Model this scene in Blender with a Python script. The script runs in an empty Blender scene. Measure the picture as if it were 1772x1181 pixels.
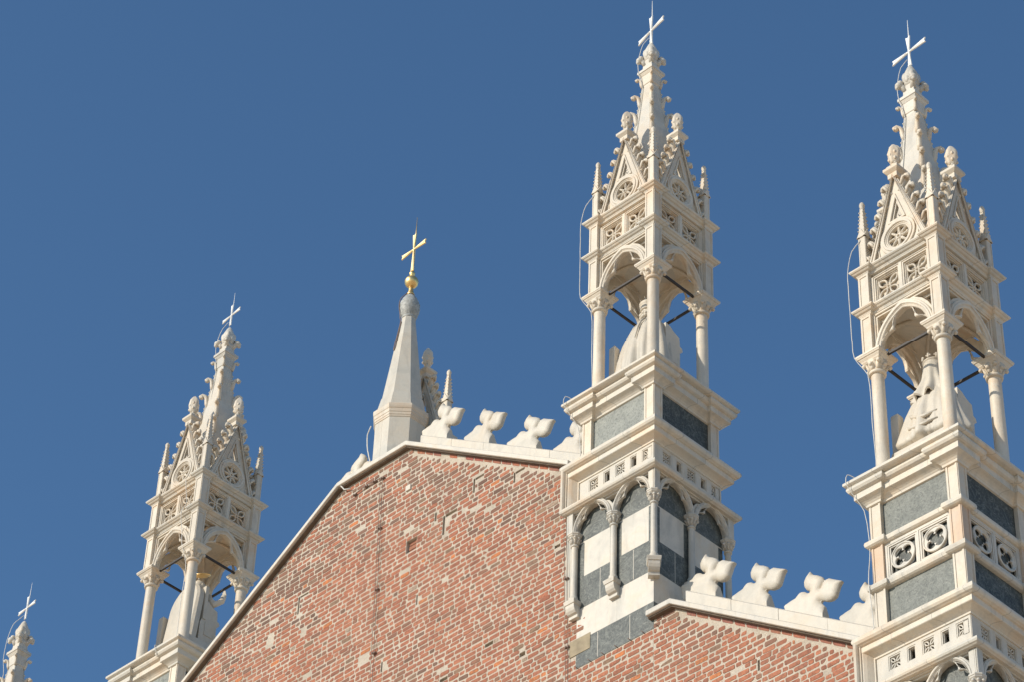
import bpy, bmesh, math, random
from mathutils import Vector, Matrix
random.seed(7)
C = bpy.context.scene.collection
PI = math.pi
R_ = math.radians
Z0 = 41.41            # height of the tower capitals above the square

# ------------------------------------------------------------------ camera, sky, sun, exposure
cam_d = bpy.data.cameras.new('camera')
cam = bpy.data.objects.new('camera', cam_d); C.objects.link(cam)
cam_d.sensor_width = 36.0
cam_d.lens = 5044.557 * 36.0 / 1772.0
cam_d.clip_start = 0.5; cam_d.clip_end = 6000
rt = Vector((0.71342242, 0.69998058, 0.03249058)); dn = Vector((-0.44349789, 0.486941, -0.75246135)); fw = Vector((-0.54252933, 0.5224133, 0.65783453))
M = Matrix.Identity(4)
for i in range(3):
    M[i][0] = rt[i]; M[i][1] = -dn[i]; M[i][2] = -fw[i]
M[0][3], M[1][3], M[2][3] = 29.7525982, -32.51077586, -39.70929954 + Z0
cam.matrix_world = M
bpy.context.scene.camera = cam

SUN_EL, SUN_AZ = 28.0, 18.0          # elevation, angle from -Y towards -X
sdir = Vector((-math.sin(R_(SUN_AZ)) * math.cos(R_(SUN_EL)), -math.cos(R_(SUN_AZ)) * math.cos(R_(SUN_EL)), math.sin(R_(SUN_EL))))
w = bpy.data.worlds.new('World'); bpy.context.scene.world = w; w.use_nodes = True
nt = w.node_tree; nt.nodes.clear()
sky = nt.nodes.new('ShaderNodeTexSky'); sky.sky_type = 'NISHITA'; sky.sun_disc = False
sky.sun_elevation = R_(SUN_EL); sky.sun_rotation = math.atan2(sdir.x, sdir.y)
sky.altitude = 500; sky.air_density = 1.0; sky.dust_density = 0.7; sky.ozone_density = 5.8
bg = nt.nodes.new('ShaderNodeBackground'); bg.inputs[1].default_value = 0.145
wo = nt.nodes.new('ShaderNodeOutputWorld')
sk = nt.nodes.new('ShaderNodeMix'); sk.data_type = 'RGBA'; sk.blend_type = 'MULTIPLY'; sk.inputs[0].default_value = 1.0; sk.inputs[7].default_value = (.92, 1.05, 1.01, 1)
nt.links.new(sky.outputs[0], sk.inputs[6]); nt.links.new(sk.outputs[2], bg.inputs[0]); nt.links.new(bg.outputs[0], wo.inputs[0])
sl = bpy.data.lights.new('sun', 'SUN'); sl.energy = 3.95; sl.angle = R_(0.53); sl.color = (1.0, 0.915, 0.785)
so = bpy.data.objects.new('sun', sl); C.objects.link(so)
so.rotation_euler = sdir.to_track_quat('Z', 'Y').to_euler(); so.location = (0, -60, 80)
vs = bpy.context.scene.view_settings
vs.view_transform = 'Standard'; vs.look = 'None'; vs.gamma = 1; vs.exposure = 0.0; vs.use_curve_mapping = False

# ------------------------------------------------------------------ materials
def mat(name, rough=.6, metal=0.0):
    m = bpy.data.materials.new(name); m.use_nodes = True
    b = m.node_tree.nodes['Principled BSDF']; b.inputs['Roughness'].default_value = rough; b.inputs['Metallic'].default_value = metal
    return m, m.node_tree, b
def N(t, kind, **kw):
    n = t.nodes.new(kind)
    for k, v in kw.items():
        if k.startswith('i_'): n.inputs[k[2:].replace('_', ' ')].default_value = v
        else: setattr(n, k, v)
    return n
def noise(t, src, scale, detail=4, rough=.55, dist=0.0):
    n = N(t, 'ShaderNodeTexNoise'); n.inputs['Scale'].default_value = scale; n.inputs['Detail'].default_value = detail
    n.inputs['Roughness'].default_value = rough; n.inputs['Distortion'].default_value = dist
    t.links.new(src, n.inputs['Vector']); return n.outputs['Fac']
def ramp(t, fac, stops):
    r = N(t, 'ShaderNodeValToRGB'); e = r.color_ramp.elements
    while len(e) < len(stops): e.new(.5)
    for i, (p, c) in enumerate(stops): e[i].position = p; e[i].color = (*c, 1)
    t.links.new(fac, r.inputs[0]); return r.outputs[0]
def mix(t, fac, a, b, blend='MIX'):
    n = N(t, 'ShaderNodeMix', data_type='RGBA', blend_type=blend)
    if isinstance(fac, (int, float)): n.inputs[0].default_value = fac
    else: t.links.new(fac, n.inputs[0])
    for s, v in ((6, a), (7, b)):
        if isinstance(v, tuple): n.inputs[s].default_value = (*v, 1)
        else: t.links.new(v, n.inputs[s])
    return n.outputs[2]
def bump(t, b, h, strength, dist):
    n = N(t, 'ShaderNodeBump'); n.inputs['Strength'].default_value = strength; n.inputs['Distance'].default_value = dist
    t.links.new(h, n.inputs['Height']); t.links.new(n.outputs[0], b.inputs['Normal'])
def wpos(t, sc=(1, 1, 1)):
    g = N(t, 'ShaderNodeNewGeometry'); m = N(t, 'ShaderNodeMapping'); m.inputs['Scale'].default_value = sc
    t.links.new(g.outputs['Position'], m.inputs['Vector']); return m.outputs[0]

def marble(name, light, grey, warm, rough=.55, streak=.45, bstr=.35, rnd=.08, joint=0.0):
    m, t, b = mat(name, rough)
    p = wpos(t); ps = wpos(t, (1, 1, .22))
    c = ramp(t, noise(t, p, 1.1, 6, .65, .8), [(.36, grey), (.50, light), (.66, warm)])
    c = mix(t, ramp(t, noise(t, ps, 3.2, 6, .65, 1.2), [(.50, (0, 0, 0)), (.74, (streak,) * 3)]), c, tuple(x * .62 for x in grey))
    c = mix(t, ramp(t, noise(t, p, 14, 5, .7), [(.40, (.10,) * 3), (.62, (0, 0, 0))]), c, tuple(x * .5 for x in warm))
    c = mix(t, ramp(t, noise(t, p, 60, 3, .6), [(.60, (0, 0, 0)), (.72, (.14,) * 3)]), c, tuple(x * .45 for x in grey))
    if joint:                                                   # thin joints between the blocks of a moulding, each block its own tone
        sp = N(t, 'ShaderNodeSeparateXYZ'); t.links.new(p, sp.inputs[0])
        def mth(op, a, b_=None):
            n = N(t, 'ShaderNodeMath', operation=op)
            for i, v in enumerate((a, b_)):
                if v is None: continue
                if isinstance(v, (int, float)): n.inputs[i].default_value = v
                else: t.links.new(v, n.inputs[i])
            return n.outputs[0]
        u = mth('DIVIDE', mth('SUBTRACT', sp.outputs[0], sp.outputs[1]), joint)
        blk = N(t, 'ShaderNodeTexWhiteNoise', noise_dimensions='1D'); t.links.new(mth('FLOOR', u), blk.inputs['W'])
        c = mix(t, ramp(t, blk.outputs['Value'], [(.25, (.55,) * 3), (.7, (0, 0, 0))]), c, grey)
        c = mix(t, ramp(t, mth('FRACT', u), [(.0, (.55,) * 3), (.012, (.55,) * 3), (.02, (0, 0, 0))]), c, tuple(x * .4 for x in grey))
    oi = N(t, 'ShaderNodeObjectInfo')
    hv = N(t, 'ShaderNodeHueSaturation'); mr = N(t, 'ShaderNodeMapRange'); mr.inputs[3].default_value = 1 - rnd; mr.inputs[4].default_value = 1 + rnd
    t.links.new(oi.outputs['Random'], mr.inputs[0]); t.links.new(mr.outputs[0], hv.inputs['Value']); t.links.new(c, hv.inputs['Color'])
    t.links.new(hv.outputs[0], b.inputs['Base Color'])
    bump(t, b, noise(t, p, 30, 6, .6), bstr, .012)
    return m
MARBLE = marble('cream_marble', (.67, .59, .47), (.60, .535, .435), (.665, .515, .36), rnd=.10)
MARBLE_C = marble('cornice_marble', (.655, .58, .465), (.53, .50, .43), (.66, .52, .375), streak=.5, rnd=.06, joint=.83)
MARBLE_W = marble('white_marble', (.61, .56, .475), (.515, .485, .42), (.61, .525, .405), streak=.5)
MARBLE_P = marble('peach_marble', (.64, .46, .31), (.60, .47, .35), (.64, .43, .27))
MARBLE_G = marble('grey_marble', (.545, .505, .425), (.47, .445, .38), (.56, .495, .395), streak=.4)
LEAFST = marble('crest_marble', (.60, .54, .445), (.535, .49, .41), (.60, .515, .40), streak=.35)

def green(name, stops=[(.30, (.022, .026, .023)), (.50, (.046, .052, .046)), (.70, (.105, .112, .098))]):
    m, t, b = mat(name, .56); b.inputs['IOR'].default_value = 1.45
    p = wpos(t)
    c = ramp(t, noise(t, p, 3.0, 9, .72, 1.4), stops)
    c = mix(t, ramp(t, noise(t, p, 9, 8, .75, 2.0), [(.50, (0, 0, 0)), (.66, (.6,) * 3)]), c, (.24, .25, .215))
    c = mix(t, ramp(t, noise(t, p, 22, 6, .7), [(.36, (.6,) * 3), (.5, (0, 0, 0))]), c, (.03, .034, .032))
    c = mix(t, ramp(t, noise(t, p, 1.6, 9, .62, 2.6), [(.485, (0, 0, 0)), (.50, (.4,) * 3), (.515, (0, 0, 0))]), c, (.36, .36, .31))
    t.links.new(c, b.inputs['Base Color']); bump(t, b, noise(t, p, 40, 5, .6), .2, .006)
    return m
GREEN = green('dark_green_marble')
SHAFTGREEN = green('banded_green_marble', [(.30, (.05, .056, .052)), (.50, (.088, .097, .088)), (.70, (.15, .16, .142))])
MIDGREEN = green('mid_green_marble', [(.30, (.10, .11, .098)), (.50, (.145, .155, .135)), (.70, (.22, .23, .20))])
PALE = green('pale_green_marble', [(.30, (.16, .17, .155)), (.50, (.24, .25, .22)), (.70, (.34, .345, .30))])

def brick_mat():
    m, t, b = mat('old_brick', .88)
    p = wpos(t)
    a = N(t, 'ShaderNodeAttribute', attribute_name='tint')
    c = mix(t, ramp(t, noise(t, p, 18, 6, .7), [(.36, (.6,) * 3), (.58, (0, 0, 0))]), a.outputs['Color'], (.12, .065, .045))
    c = mix(t, ramp(t, noise(t, p, 11, 6, .75, .6), [(.56, (0, 0, 0)), (.78, (.34,) * 3)]), c, (.44, .27, .18))
    c = mix(t, ramp(t, noise(t, p, .55, 5, .65), [(.46, (0, 0, 0)), (.70, (.20,) * 3)]), c, (.34, .22, .15))
    t.links.new(c, b.inputs['Base Color']); bump(t, b, noise(t, p, 45, 5, .7), .7, .02)
    return m
BRICK = brick_mat()
def mortar_mat():
    m, t, b = mat('lime_mortar', .95)
    p = wpos(t)
    c = ramp(t, noise(t, p, 1.3, 8, .7), [(.3, (.46, .39, .30)), (.52, (.62, .53, .42)), (.72, (.68, .60, .49))])
    c = mix(t, ramp(t, noise(t, p, 26, 5, .7), [(.4, (.35,) * 3), (.55, (0, 0, 0))]), c, (.36, .30, .23))
    t.links.new(c, b.inputs['Base Color']); bump(t, b, noise(t, p, 28, 8, .75), 1.0, .03)
    return m
MORTAR = mortar_mat()
def simple(name, col, rough, metal=0.0, var=.15, sc=8.0):
    m, t, b = mat(name, rough, metal); p = wpos(t)
    c = ramp(t, noise(t, p, sc, 5, .6), [(.3, tuple(x * (1 - var) for x in col)), (.7, tuple(min(1, x * (1 + var)) for x in col))])
    t.links.new(c, b.inputs['Base Color']); return m
IRON = simple('dark_iron', (.035, .027, .022), .6)
WHITEMETAL = simple('white_metal', (.88, .86, .80), .35, .0, .03)
GOLD = simple('gilded_copper', (.92, .64, .27), .42, 1.0, .10, 14)
PALEGOLD = simple('pale_gilding', (.90, .70, .36), .5, .95, .06, 14)
LEAD = simple('lead_sheet', (.36, .36, .33), .6, .0, .35, 16)
CABLE = simple('pale_cable', (.62, .60, .55), .5)
DARKCABLE = simple('dark_cable', (.20, .14, .11), .6)
SAND = simple('sandstone', (.32, .26, .17), .9, 0, .25, 5)
PAVE = simple('paving', (.70, .52, .35), .9, 0, .2, .6)
SHADEBROWN = simple('painted_shade_brown', (.13, .095, .065), .85, 0, .3, 7)  # dark brown for the shade painted under the copings
TILE = simple('roof_tile', (.30, .15, .09), .9, 0, .3, 6)

# ------------------------------------------------------------------ mesh helpers
class MB:
    def __init__(s): s.v = []; s.f = []; s.mi = []; s.sm = []
    def add(s, vs, fs, mi=0, smooth=False):
        k = len(s.v); s.v += [tuple(v) for v in vs]
        for f in fs: s.f.append([i + k for i in f]); s.mi.append(mi); s.sm.append(smooth)
        return s
    def box(s, x0, x1, y0, y1, z0, z1, mi=0):
        return s.add([(x0, y0, z0), (x1, y0, z0), (x1, y1, z0), (x0, y1, z0), (x0, y0, z1), (x1, y0, z1), (x1, y1, z1), (x0, y1, z1)],
                     [(3, 2, 1, 0), (4, 5, 6, 7), (0, 1, 5, 4), (1, 2, 6, 5), (2, 3, 7, 6), (3, 0, 4, 7)], mi)
    def rings(s, rs, mi=0, smooth=False, caps=True, mis=None):
        n = len(rs[0]); vs = [v for r in rs for v in r]; 
        for i in range(len(rs) - 1):
            pass
        k = len(s.v); s.v += [tuple(v) for v in vs]
        for i in range(len(rs) - 1):
            for j in range(n):
                a = i * n + j; b = i * n + (j + 1) % n
                s.f.append([k + a, k + b, k + b + n, k + a + n]); s.mi.append(mis[i] if mis else mi); s.sm.append(smooth)
        if caps:
            s.f.append([k + j for j in range(n)][::-1]); s.mi.append(mis[0] if mis else mi); s.sm.append(False)
            s.f.append([k + (len(rs) - 1) * n + j for j in range(n)]); s.mi.append(mis[-1] if mis else mi); s.sm.append(False)
        return s
    def square(s, prof, mi=0, mis=None, cx=0, cy=0):           # (half width, z) up
        return s.rings([[(cx - w, cy - w, z), (cx + w, cy - w, z), (cx + w, cy + w, z), (cx - w, cy + w, z)] for w, z in prof], mi, mis=mis)
    def broken(s, wb, wc, L, prof, mi=0):                      # moulding with corner breaks
        rs = []
        for o, z in prof:
            b, c, e = wb + o, wc + o, wb - L - o
            side = [(-b, -b), (-e, -b), (-e, -c), (e, -c), (e, -b)]
            ring = []
            for k in range(4):
                ca, sa = (1, 0, -1, 0)[k], (0, 1, 0, -1)[k]
                ring += [(x * ca - y * sa, x * sa + y * ca, z) for x, y in side]
            rs.append(ring)
        return s.rings(rs, mi)
    def lathe(s, prof, n=20, cx=0, cy=0, mi=0, smooth=True, rot=0.0):
        return s.rings([[(cx + r * math.cos(2 * PI * j / n + rot), cy + r * math.sin(2 * PI * j / n + rot), z) for j in range(n)] for r, z in prof], mi, smooth)
    def ball(s, c, r, n=10, sq=(1, 1, 1), mi=0):
        m = max(5, n // 2 + 1)
        rs = []
        for i in range(m + 1):
            a = -PI / 2 + PI * i / m; rr = max(math.cos(a), .02) * r
            rs.append([(c[0] + sq[0] * rr * math.cos(2 * PI * j / n), c[1] + sq[1] * rr * math.sin(2 * PI * j / n), c[2] + sq[2] * r * math.sin(a)) for j in range(n)])
        return s.rings(rs, mi, True)
    def tube(s, pts, r, n=6, mi=0, smooth=True):
        pts = [Vector(p) for p in pts]; rs = []; rad = r if isinstance(r, (list, tuple)) else [r] * len(pts)
        up = None
        for i, p in enumerate(pts):
            d = (pts[min(i + 1, len(pts) - 1)] - pts[max(i - 1, 0)]).normalized()
            if up is None: up = Vector((0, 0, 1)) if abs(d.z) < .9 else Vector((1, 0, 0))
            a = d.cross(up)
            if a.length < 1e-4: a = d.cross(Vector((0, 1, 0)))
            a.normalize(); b = a.cross(d).normalized(); up = b
            rs.append([tuple(p + (a * math.cos(2 * PI * j / n) + b * math.sin(2 * PI * j / n)) * rad[i]) for j in range(n)])
        rs = [list(reversed(q)) for q in rs]
        return s.rings(rs, mi, smooth)
    def plate(s, loops, y0, y1, bevel=0.0, mi=0):              # loops in (x, z); even-odd holes; front towards -Y
        cu = bpy.data.curves.new('tmp', 'CURVE'); cu.dimensions = '2D'; cu.fill_mode = 'BOTH'
        for lp in loops:
            sp = cu.splines.new('POLY'); sp.points.add(len(lp) - 1); sp.use_cyclic_u = True
            for p, (x, z) in zip(sp.points, lp): p.co = (x, z, 0, 1)
        th = y1 - y0; cu.extrude = th / 2 - bevel
        if bevel: cu.bevel_depth = bevel; cu.bevel_resolution = 0; cu.offset = -bevel
        ob = bpy.data.objects.new('tmp', cu); me = ob.to_mesh()
        ym = (y0 + y1) / 2
        s.add([(v.co.x, ym - v.co.z, v.co.y) for v in me.vertices], [list(p.vertices) for p in me.polygons], mi)
        ob.to_mesh_clear(); bpy.data.objects.remove(ob); bpy.data.curves.remove(cu)
        return s
    def rotz(s, k):                                            # add quarter-turn copies: returns a new MB turned by k*90
        o = MB(); ca, sa = (1, 0, -1, 0)[k % 4], (0, 1, 0, -1)[k % 4]
        o.v = [(x * ca - y * sa, x * sa + y * ca, z) for x, y, z in s.v]; o.f = [list(f) for f in s.f]; o.mi = list(s.mi); o.sm = list(s.sm); return o
    def merge(s, o): 
        k = len(s.v); s.v += o.v; s.f += [[i + k for i in f] for f in o.f]; s.mi += o.mi; s.sm += o.sm; return s
    def mesh(s, name, *mats, bevel=0):
        me = bpy.data.meshes.new(name); me.from_pydata(s.v, [], s.f)
        for m in mats: me.materials.append(m)
        me.polygons.foreach_set('material_index', s.mi); me.polygons.foreach_set('use_smooth', s.sm)
        bm = bmesh.new(); bm.from_mesh(me); bmesh.ops.recalc_face_normals(bm, faces=bm.faces[:]); bm.to_mesh(me); bm.free()
        me.update(); return me

def link(name, me, parent=None, loc=(0, 0, 0), rz=0.0, label=None):
    o = bpy.data.objects.new(name, me); C.objects.link(o)
    if parent: o.parent = parent
    o.location = loc; o.rotation_euler = (0, 0, rz)
    if label: o['label'] = label
    return o
def thing(name, label, cat, loc=(0, 0, 0), rz=0.0, group=None, me=None):
    o = link(name, me, None, loc, rz); o['label'] = label; o['category'] = cat
    if group: o['group'] = group
    return o

def arch(a, h, n=10, cx=0, z=0, stilt=0):                      # pointed arch, left spring to right spring
    c = (a * a - h * h) / (2 * a); r = a - c; t = math.acos(max(-1, min(1, -c / r)))
    right = [(c + r * math.cos(t * i / n), r * math.sin(t * i / n)) for i in range(n + 1)]
    pts = [(-x, y) for x, y in right] + [(x, y) for x, y in reversed(right[:-1])]
    pts = [(cx + x, z + stilt + y) for x, y in pts]
    if stilt: pts = [(cx - a, z)] + pts + [(cx + a, z)]
    return pts
def cusped(a, h, d, n=16, cx=0, z=0, at=.5):                   # trefoil-cusped pointed arch inside (a, h)
    c = (a * a - h * h) / (2 * a); r = a - c; t = math.acos(max(-1, min(1, -c / r)))
    right = []
    for i in range(n + 1):
        s = i / n; q = (s / at) ** 2.4 if s < at else ((1 - s) / (1 - at)) ** 2.4
        rr = r - d * q - .012
        right.append((c + rr * math.cos(t * s), rr * math.sin(t * s)))
    right[-1] = (0, right[-1][1])
    return [(cx - x, z + y) for x, y in right] + [(cx + x, z + y) for x, y in reversed(right[:-1])]
def eyelets(a, h, d, cx=0, z=0, at=.5):
    c = (a * a - h * h) / (2 * a); r = a - c; t = math.acos(max(-1, min(1, -c / r))); out = []
    for sg in (-1, 1):
        pl = []
        for s, off in ((at - .22, .032), (at, .020), (at + .22, .032), (at + .04, d * .64), (at - .04, d * .64)):
            pl.append((cx + sg * (c + (r - off) * math.cos(t * s)), z + (r - off) * math.sin(t * s)))
        out.append(pl)
    return out
def rect(x0, x1, z0, z1): return [(x0, z0), (x1, z0), (x1, z1), (x0, z1)]
def circ(r, cx=0, cz=0, n=28): return [(cx + r * math.cos(2 * PI * i / n), cz + r * math.sin(2 * PI * i / n)) for i in range(n)]
def vesica(L, wd, ang, cx=0, cz=0, r0=0.0, n=8):
    pts = []
    for i in range(n + 1): u = i / n; pts.append((r0 + (L - r0) * u, wd * math.sin(PI * u) ** .8))
    pts += [(x, -y) for x, y in reversed(pts[1:-1])]
    ca, sa = math.cos(ang), math.sin(ang)
    return [(cx + x * ca - y * sa, cz + x * sa + y * ca) for x, y in pts]
def frame(mb, x0, x1, z0, z1, y, steps, mi=0):                 # stepped square frame, each step (inset, depth into the wall)
    pi_, py = 0.0, y
    for ins, dep in steps:
        mb.plate([rect(x0 + pi_, x1 - pi_, z0 + pi_, z1 - pi_), rect(x0 + ins, x1 - ins, z0 + ins, z1 - ins)], py, y + steps[-1][1] + .02, 0, mi)
        pi_, py = ins, y + dep
    return mb
def along(mb, pts, y, r, n=6, mi=0): return mb.tube([(x, y, z) for x, z in pts], r, n, mi)

MESH = {}
def cached(name, fn):
    if name not in MESH: MESH[name] = fn()
    return MESH[name]

# ------------------------------------------------------------------ tabernacle pieces (z = 0 at the top of the capitals)
def m_column():
    mb = MB()
    mb.lathe([(.175, -2.90), (.175, -2.80), (.16, -2.77), (.165, -2.72), (.14, -2.68), (.135, -2.64), (.122, -2.62), (.121, -1.6), (.118, -.44), (.116, -.40)], 24)
    return mb.mesh('canopy_column', MARBLE)
def m_capital(R0=.118, top=0.0, bot=-.42, half=.27):
    mb = MB(); h = top - bot
    mb.lathe([(R0, bot - .015), (R0 * 1.30, bot - .01), (R0 * 1.38, bot + .03), (R0 * 1.28, bot + .055), (R0 * 1.05, bot + .06), (R0 * 1.12, bot + h * .28), (R0 * 1.45, bot + h * .5), (R0 * 1.75, bot + h * .62)], 20)
    for k in range(8):
        a = PI / 4 * k; big = k % 2 == 1; rr = R0 * (1.95 if big else 1.55); zz = bot + h * (.46 if big else .42)
        ca, sa = math.cos(a), math.sin(a)
        mb.tube([(ca * R0 * 1.02, sa * R0 * 1.02, bot + h * .16), (ca * R0 * 1.2, sa * R0 * 1.2, bot + h * .32), (ca * rr * .88, sa * rr * .88, bot + h * .52), (ca * rr * 1.03, sa * rr * 1.03, zz + .01), (ca * rr * .95, sa * rr * .95, zz - .03)],
                [R0 * .30, R0 * .34, R0 * .34, R0 * .30, R0 * .2], 6)
        mb.ball((ca * rr, sa * rr, zz), R0 * .36, 8)
    q = half / .27
    mb.square([(.17 * q, bot + h * .54), (.195 * q, bot + h * .62), (.20 * q, bot + h * .66), (.205 * q, bot + h * .68), (.225 * q, bot + h * .75), (.235 * q, bot + h * .80), (.25 * q, bot + h * .81), (.262 * q, bot + h * .87), (.27 * q, bot + h * .89), (.27 * q, top - .01), (.262 * q, top)])
    return mb.mesh('capital', MARBLE)
def m_pier():
    mb = MB(); x0, x1 = .672, .895
    for z0, z1 in ((.0, .945), (1.09, 1.945)):
        mb.box(x0, x1, -x1, -x0, z0, z1)
        # raised margins on the four faces leave a sunk panel
        e, p = .035, .014
        for (fx0, fx1, fy0, fy1) in ((x0, x1, -x1 - p, -x1), (x1, x1 + p, -x1, -x0)):
            if fy1 == -x1:
                mb.box(fx0, fx0 + e, fy0, fy1, z0 + .01, z1 - .01); mb.box(fx1 - e, fx1, fy0, fy1, z0 + .012, z1 - .012)
                mb.box(fx0 + e, fx1 - e, fy0, fy1, z1 - .06, z1 - .012); mb.box(fx0 + e, fx1 - e, fy0, fy1, z0 + .012, z0 + .06)
            else:
                mb.box(fx0, fx1, fy0 + .001, fy0 + e, z0 + .01, z1 - .01); mb.box(fx0, fx1, fy1 - e, fy1, z0 + .012, z1 - .012)
                mb.box(fx0, fx1, fy0 + e, fy1 - e, z1 - .06, z1 - .012); mb.box(fx0, fx1, fy0 + e, fy1 - e, z0 + .012, z0 + .06)
    return mb.mesh('corner_pier', MARBLE)
def m_screen():
    mb = MB(); a, h = .565, .76; W = .675
    out = [(-W, .0)] + [(-W, .94), (W, .94), (W, .0)] + list(reversed(arch(a, h, 12)))
    holes = []
    for sg in (-1, 1):
        holes.append([(sg * .60, .86), (sg * .25, .86), (sg * .40, .75), (sg * .52, .60), (sg * .60, .44)])
    mb.plate([out] + holes, -.80, -.70, .006)
    mb.box(-W, W, -.70, -.66, .80, .94)
    # stepped frame of the spandrels
    mb.plate([[(-W, .0), (-W, .945), (W, .945), (W, .0), (.632, .0), (.632, .90), (-.632, .90), (-.632, .0)]], -.832, -.80, .008)
    for (aa, hh, y0, y1) in ((.66, .90, -.865, -.80), (.625, .845, -.885, -.86)):
        mb.plate([arch(aa, hh, 14) + list(reversed(arch(aa - (.105 if aa > .64 else .05), hh - (.145 if aa > .64 else .065), 14)))], y0, y1, .012)
    along(mb, arch(.56, .745, 14), -.83, .028)
    cu = cusped(.56, .755, .20, 18, 0, 0, .52)
    mb.plate([arch(.575, .775, 16) + list(reversed(cu))] + eyelets(.56, .755, .20, 0, 0, .52), -.845, -.765, .014)
    return mb.mesh('arch_screen', MARBLE)
def m_rod():
    return MB().box(-.73, .73, -.752, -.708, -.075, -.03).mesh('tie_rod', IRON)
def m_vault():
    mb = MB(); n = 28; W = .72
    f = lambda u: math.sqrt(max(0, 1 - (abs(u) / W) ** 2.2)) ** .9
    vs = []; fs = []
    for i in range(n + 1):
        for j in range(n + 1):
            x = -W + 2 * W * i / n; y = -W + 2 * W * j / n
            vs.append((x, y, -.02 + .95 * max(f(x), f(y)) + .10 * (1 - max(abs(x), abs(y)) / W)))
    for i in range(n):
        for j in range(n):
            k = i * (n + 1) + j; fs.append((k, k + 1, k + n + 2, k + n + 1))
    mb.add(vs, fs, 0, True)
    for sx in (-1, 1):
        for sy in (-1, 1):
            mb.tube([(sx * W * u, sy * W * u, -.04 + .95 * f(W * u) + .10 * (1 - u)) for u in (.02, .15, .3, .45, .6, .72, .82, .9, .96, 1)], .035, 6)
    mb.lathe([(.02, .86), (.07, .88), (.085, .93), (.06, .98), (.06, 1.05)], 12)
    return mb.mesh('vault', MARBLE)
def m_core():
    return MB().square([(.66, .955), (.66, 1.99), (.60, 2.06)]).mesh('canopy_core', MARBLE)
STR = [(0, -.165), (.012, -.16), (.022, -.135), (.03, -.125), (.03, -.11), (.065, -.095), (.085, -.07), (.09, -.062), (.105, -.058), (.122, -.035), (.125, -.012), (.118, .0), (.02, .03), (-.06, .035)]
def m_string():
    return MB().broken(.895, .832, .223, STR).mesh('string_course', MARBLE_C)
def m_tracery():
    mb = MB(); z0, z1 = 1.105, 1.935
    mb.box(-.672, .672, -.79, -.66, z1 - .10, z1)
    mb.plate([rect(-.672, .672, z0, z1 - .1), rect(-.615, -.035, 1.165, 1.815), rect(.035, .615, 1.165, 1.815)], -.832, -.70, .006)
    for cx in (-.325, .325):
        frame(mb, cx - .29, cx + .29, 1.165, 1.815, -.815, [(.028, .03), (.05, .055), (.068, .08)])
        cz = 1.49
        for k in range(4):
            an = PI / 4 + PI / 2 * k
            mb.plate([vesica(.315, .088, an, cx, cz, .03), vesica(.27, .050, an, cx, cz, .07)], -.775, -.715, .012)
        mb.plate([circ(.055, cx, cz, 14), circ(.02, cx, cz, 10)], -.775, -.70, .014)
    return mb.mesh('tracery_panel', MARBLE)
GA, GH = .70, 1.98          # gable half base, height (base at z = 2.09)
def m_gable():
    mb = MB(); b = 2.09
    out = [(-GA, b), (GA, b), (0, b + GH)]
    ins = [(-GA + .17, b + .075), (GA - .17, b + .075), (0, b + GH - .46)]
    mb.plate([[(-GA, b), (-.035, b + GH - .03), (.035, b + GH - .03), (GA, b)], circ(.275, 0, 2.50, 32), [(-.15, 2.93), (.15, 2.93), (0, 3.46)]], -.80, -.70, .006)
    # raking mouldings
    for sg in (-1, 1):
        for (d0, d1, y0) in ((0, .135, -.845), (.018, .06, -.865), (.10, .135, -.865)):
            ux, uz = GA / math.hypot(GA, GH), GH / math.hypot(GA, GH)     # direction up the rake, inward normal below
            P = lambda t, d: (sg * (-GA + ux * t + uz * d), b + uz * t - ux * d)
            L = math.hypot(GA, GH)
            q = [P(d0 * ux / uz if True else 0, d0), P(L - d0 * uz / ux * 0 - .02, d0), P(L - d1 * .35, d1), P(d1 * ux / uz, d1)]
            q = [(x if sg * x < 0 else 0, z) for x, z in q]
            mb.plate([q if sg > 0 else list(reversed(q))], y0, -.79, .006)
    mb.plate([rect(-GA + .10, GA - .10, b, b + .07)], -.835, -.79, .006)
    for r0, r1, y0 in ((.40, .335, -.835), (.345, .29, -.855), (.30, .262, -.83), (.268, .236, -.815)):
        mb.plate([circ(r0, 0, 2.50, 36), circ(r1, 0, 2.50, 36)], y0, -.74, .008)
    T = [[(-.20, 2.885), (.20, 2.885), (0, 3.56)], [(-.15, 2.93), (.15, 2.93), (0, 3.46)]]
    mb.plate(T, -.825, -.75, .006)
    mb.plate([[(-.15, 2.93), (.15, 2.93), (0, 3.46)], [(-.105, 2.955), (.105, 2.955), (0, 3.34)]], -.785, -.72)
    # small cusps in the triangle
    mb.plate([[(-.10, 2.95), (-.02, 3.0), (0, 3.08), (.02, 3.0), (.10, 2.95), (0, 2.93)]], -.77, -.73, .006)
    mb.box(-.24, .24, -.70, -.66, 2.22, 2.80)
    for sg in (-1, 1):
        mb.plate([[(sg * .43, 2.20), (sg * .56, 2.20), (sg * .455, 2.46)], [(sg * .45, 2.215), (sg * .525, 2.215), (sg * .46, 2.38)]], -.82, -.79)
    # cap under the finial
    mb.rings([[(-h, -.755 - h, z), (h, -.755 - h, z), (h, -.755 + h, z), (-h, -.755 + h, z)] for h, z in ((.07, 3.94), (.105, 3.95), (.105, 4.06), (.115, 4.07), (.16, 4.12), (.165, 4.13), (.165, 4.185), (.10, 4.23), (.085, 4.24))])
    mb.v = [(x, -.755 + (y + .755) * 1.0, z) for x, y, z in mb.v]
    return mb.mesh('gable', MARBLE)
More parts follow.
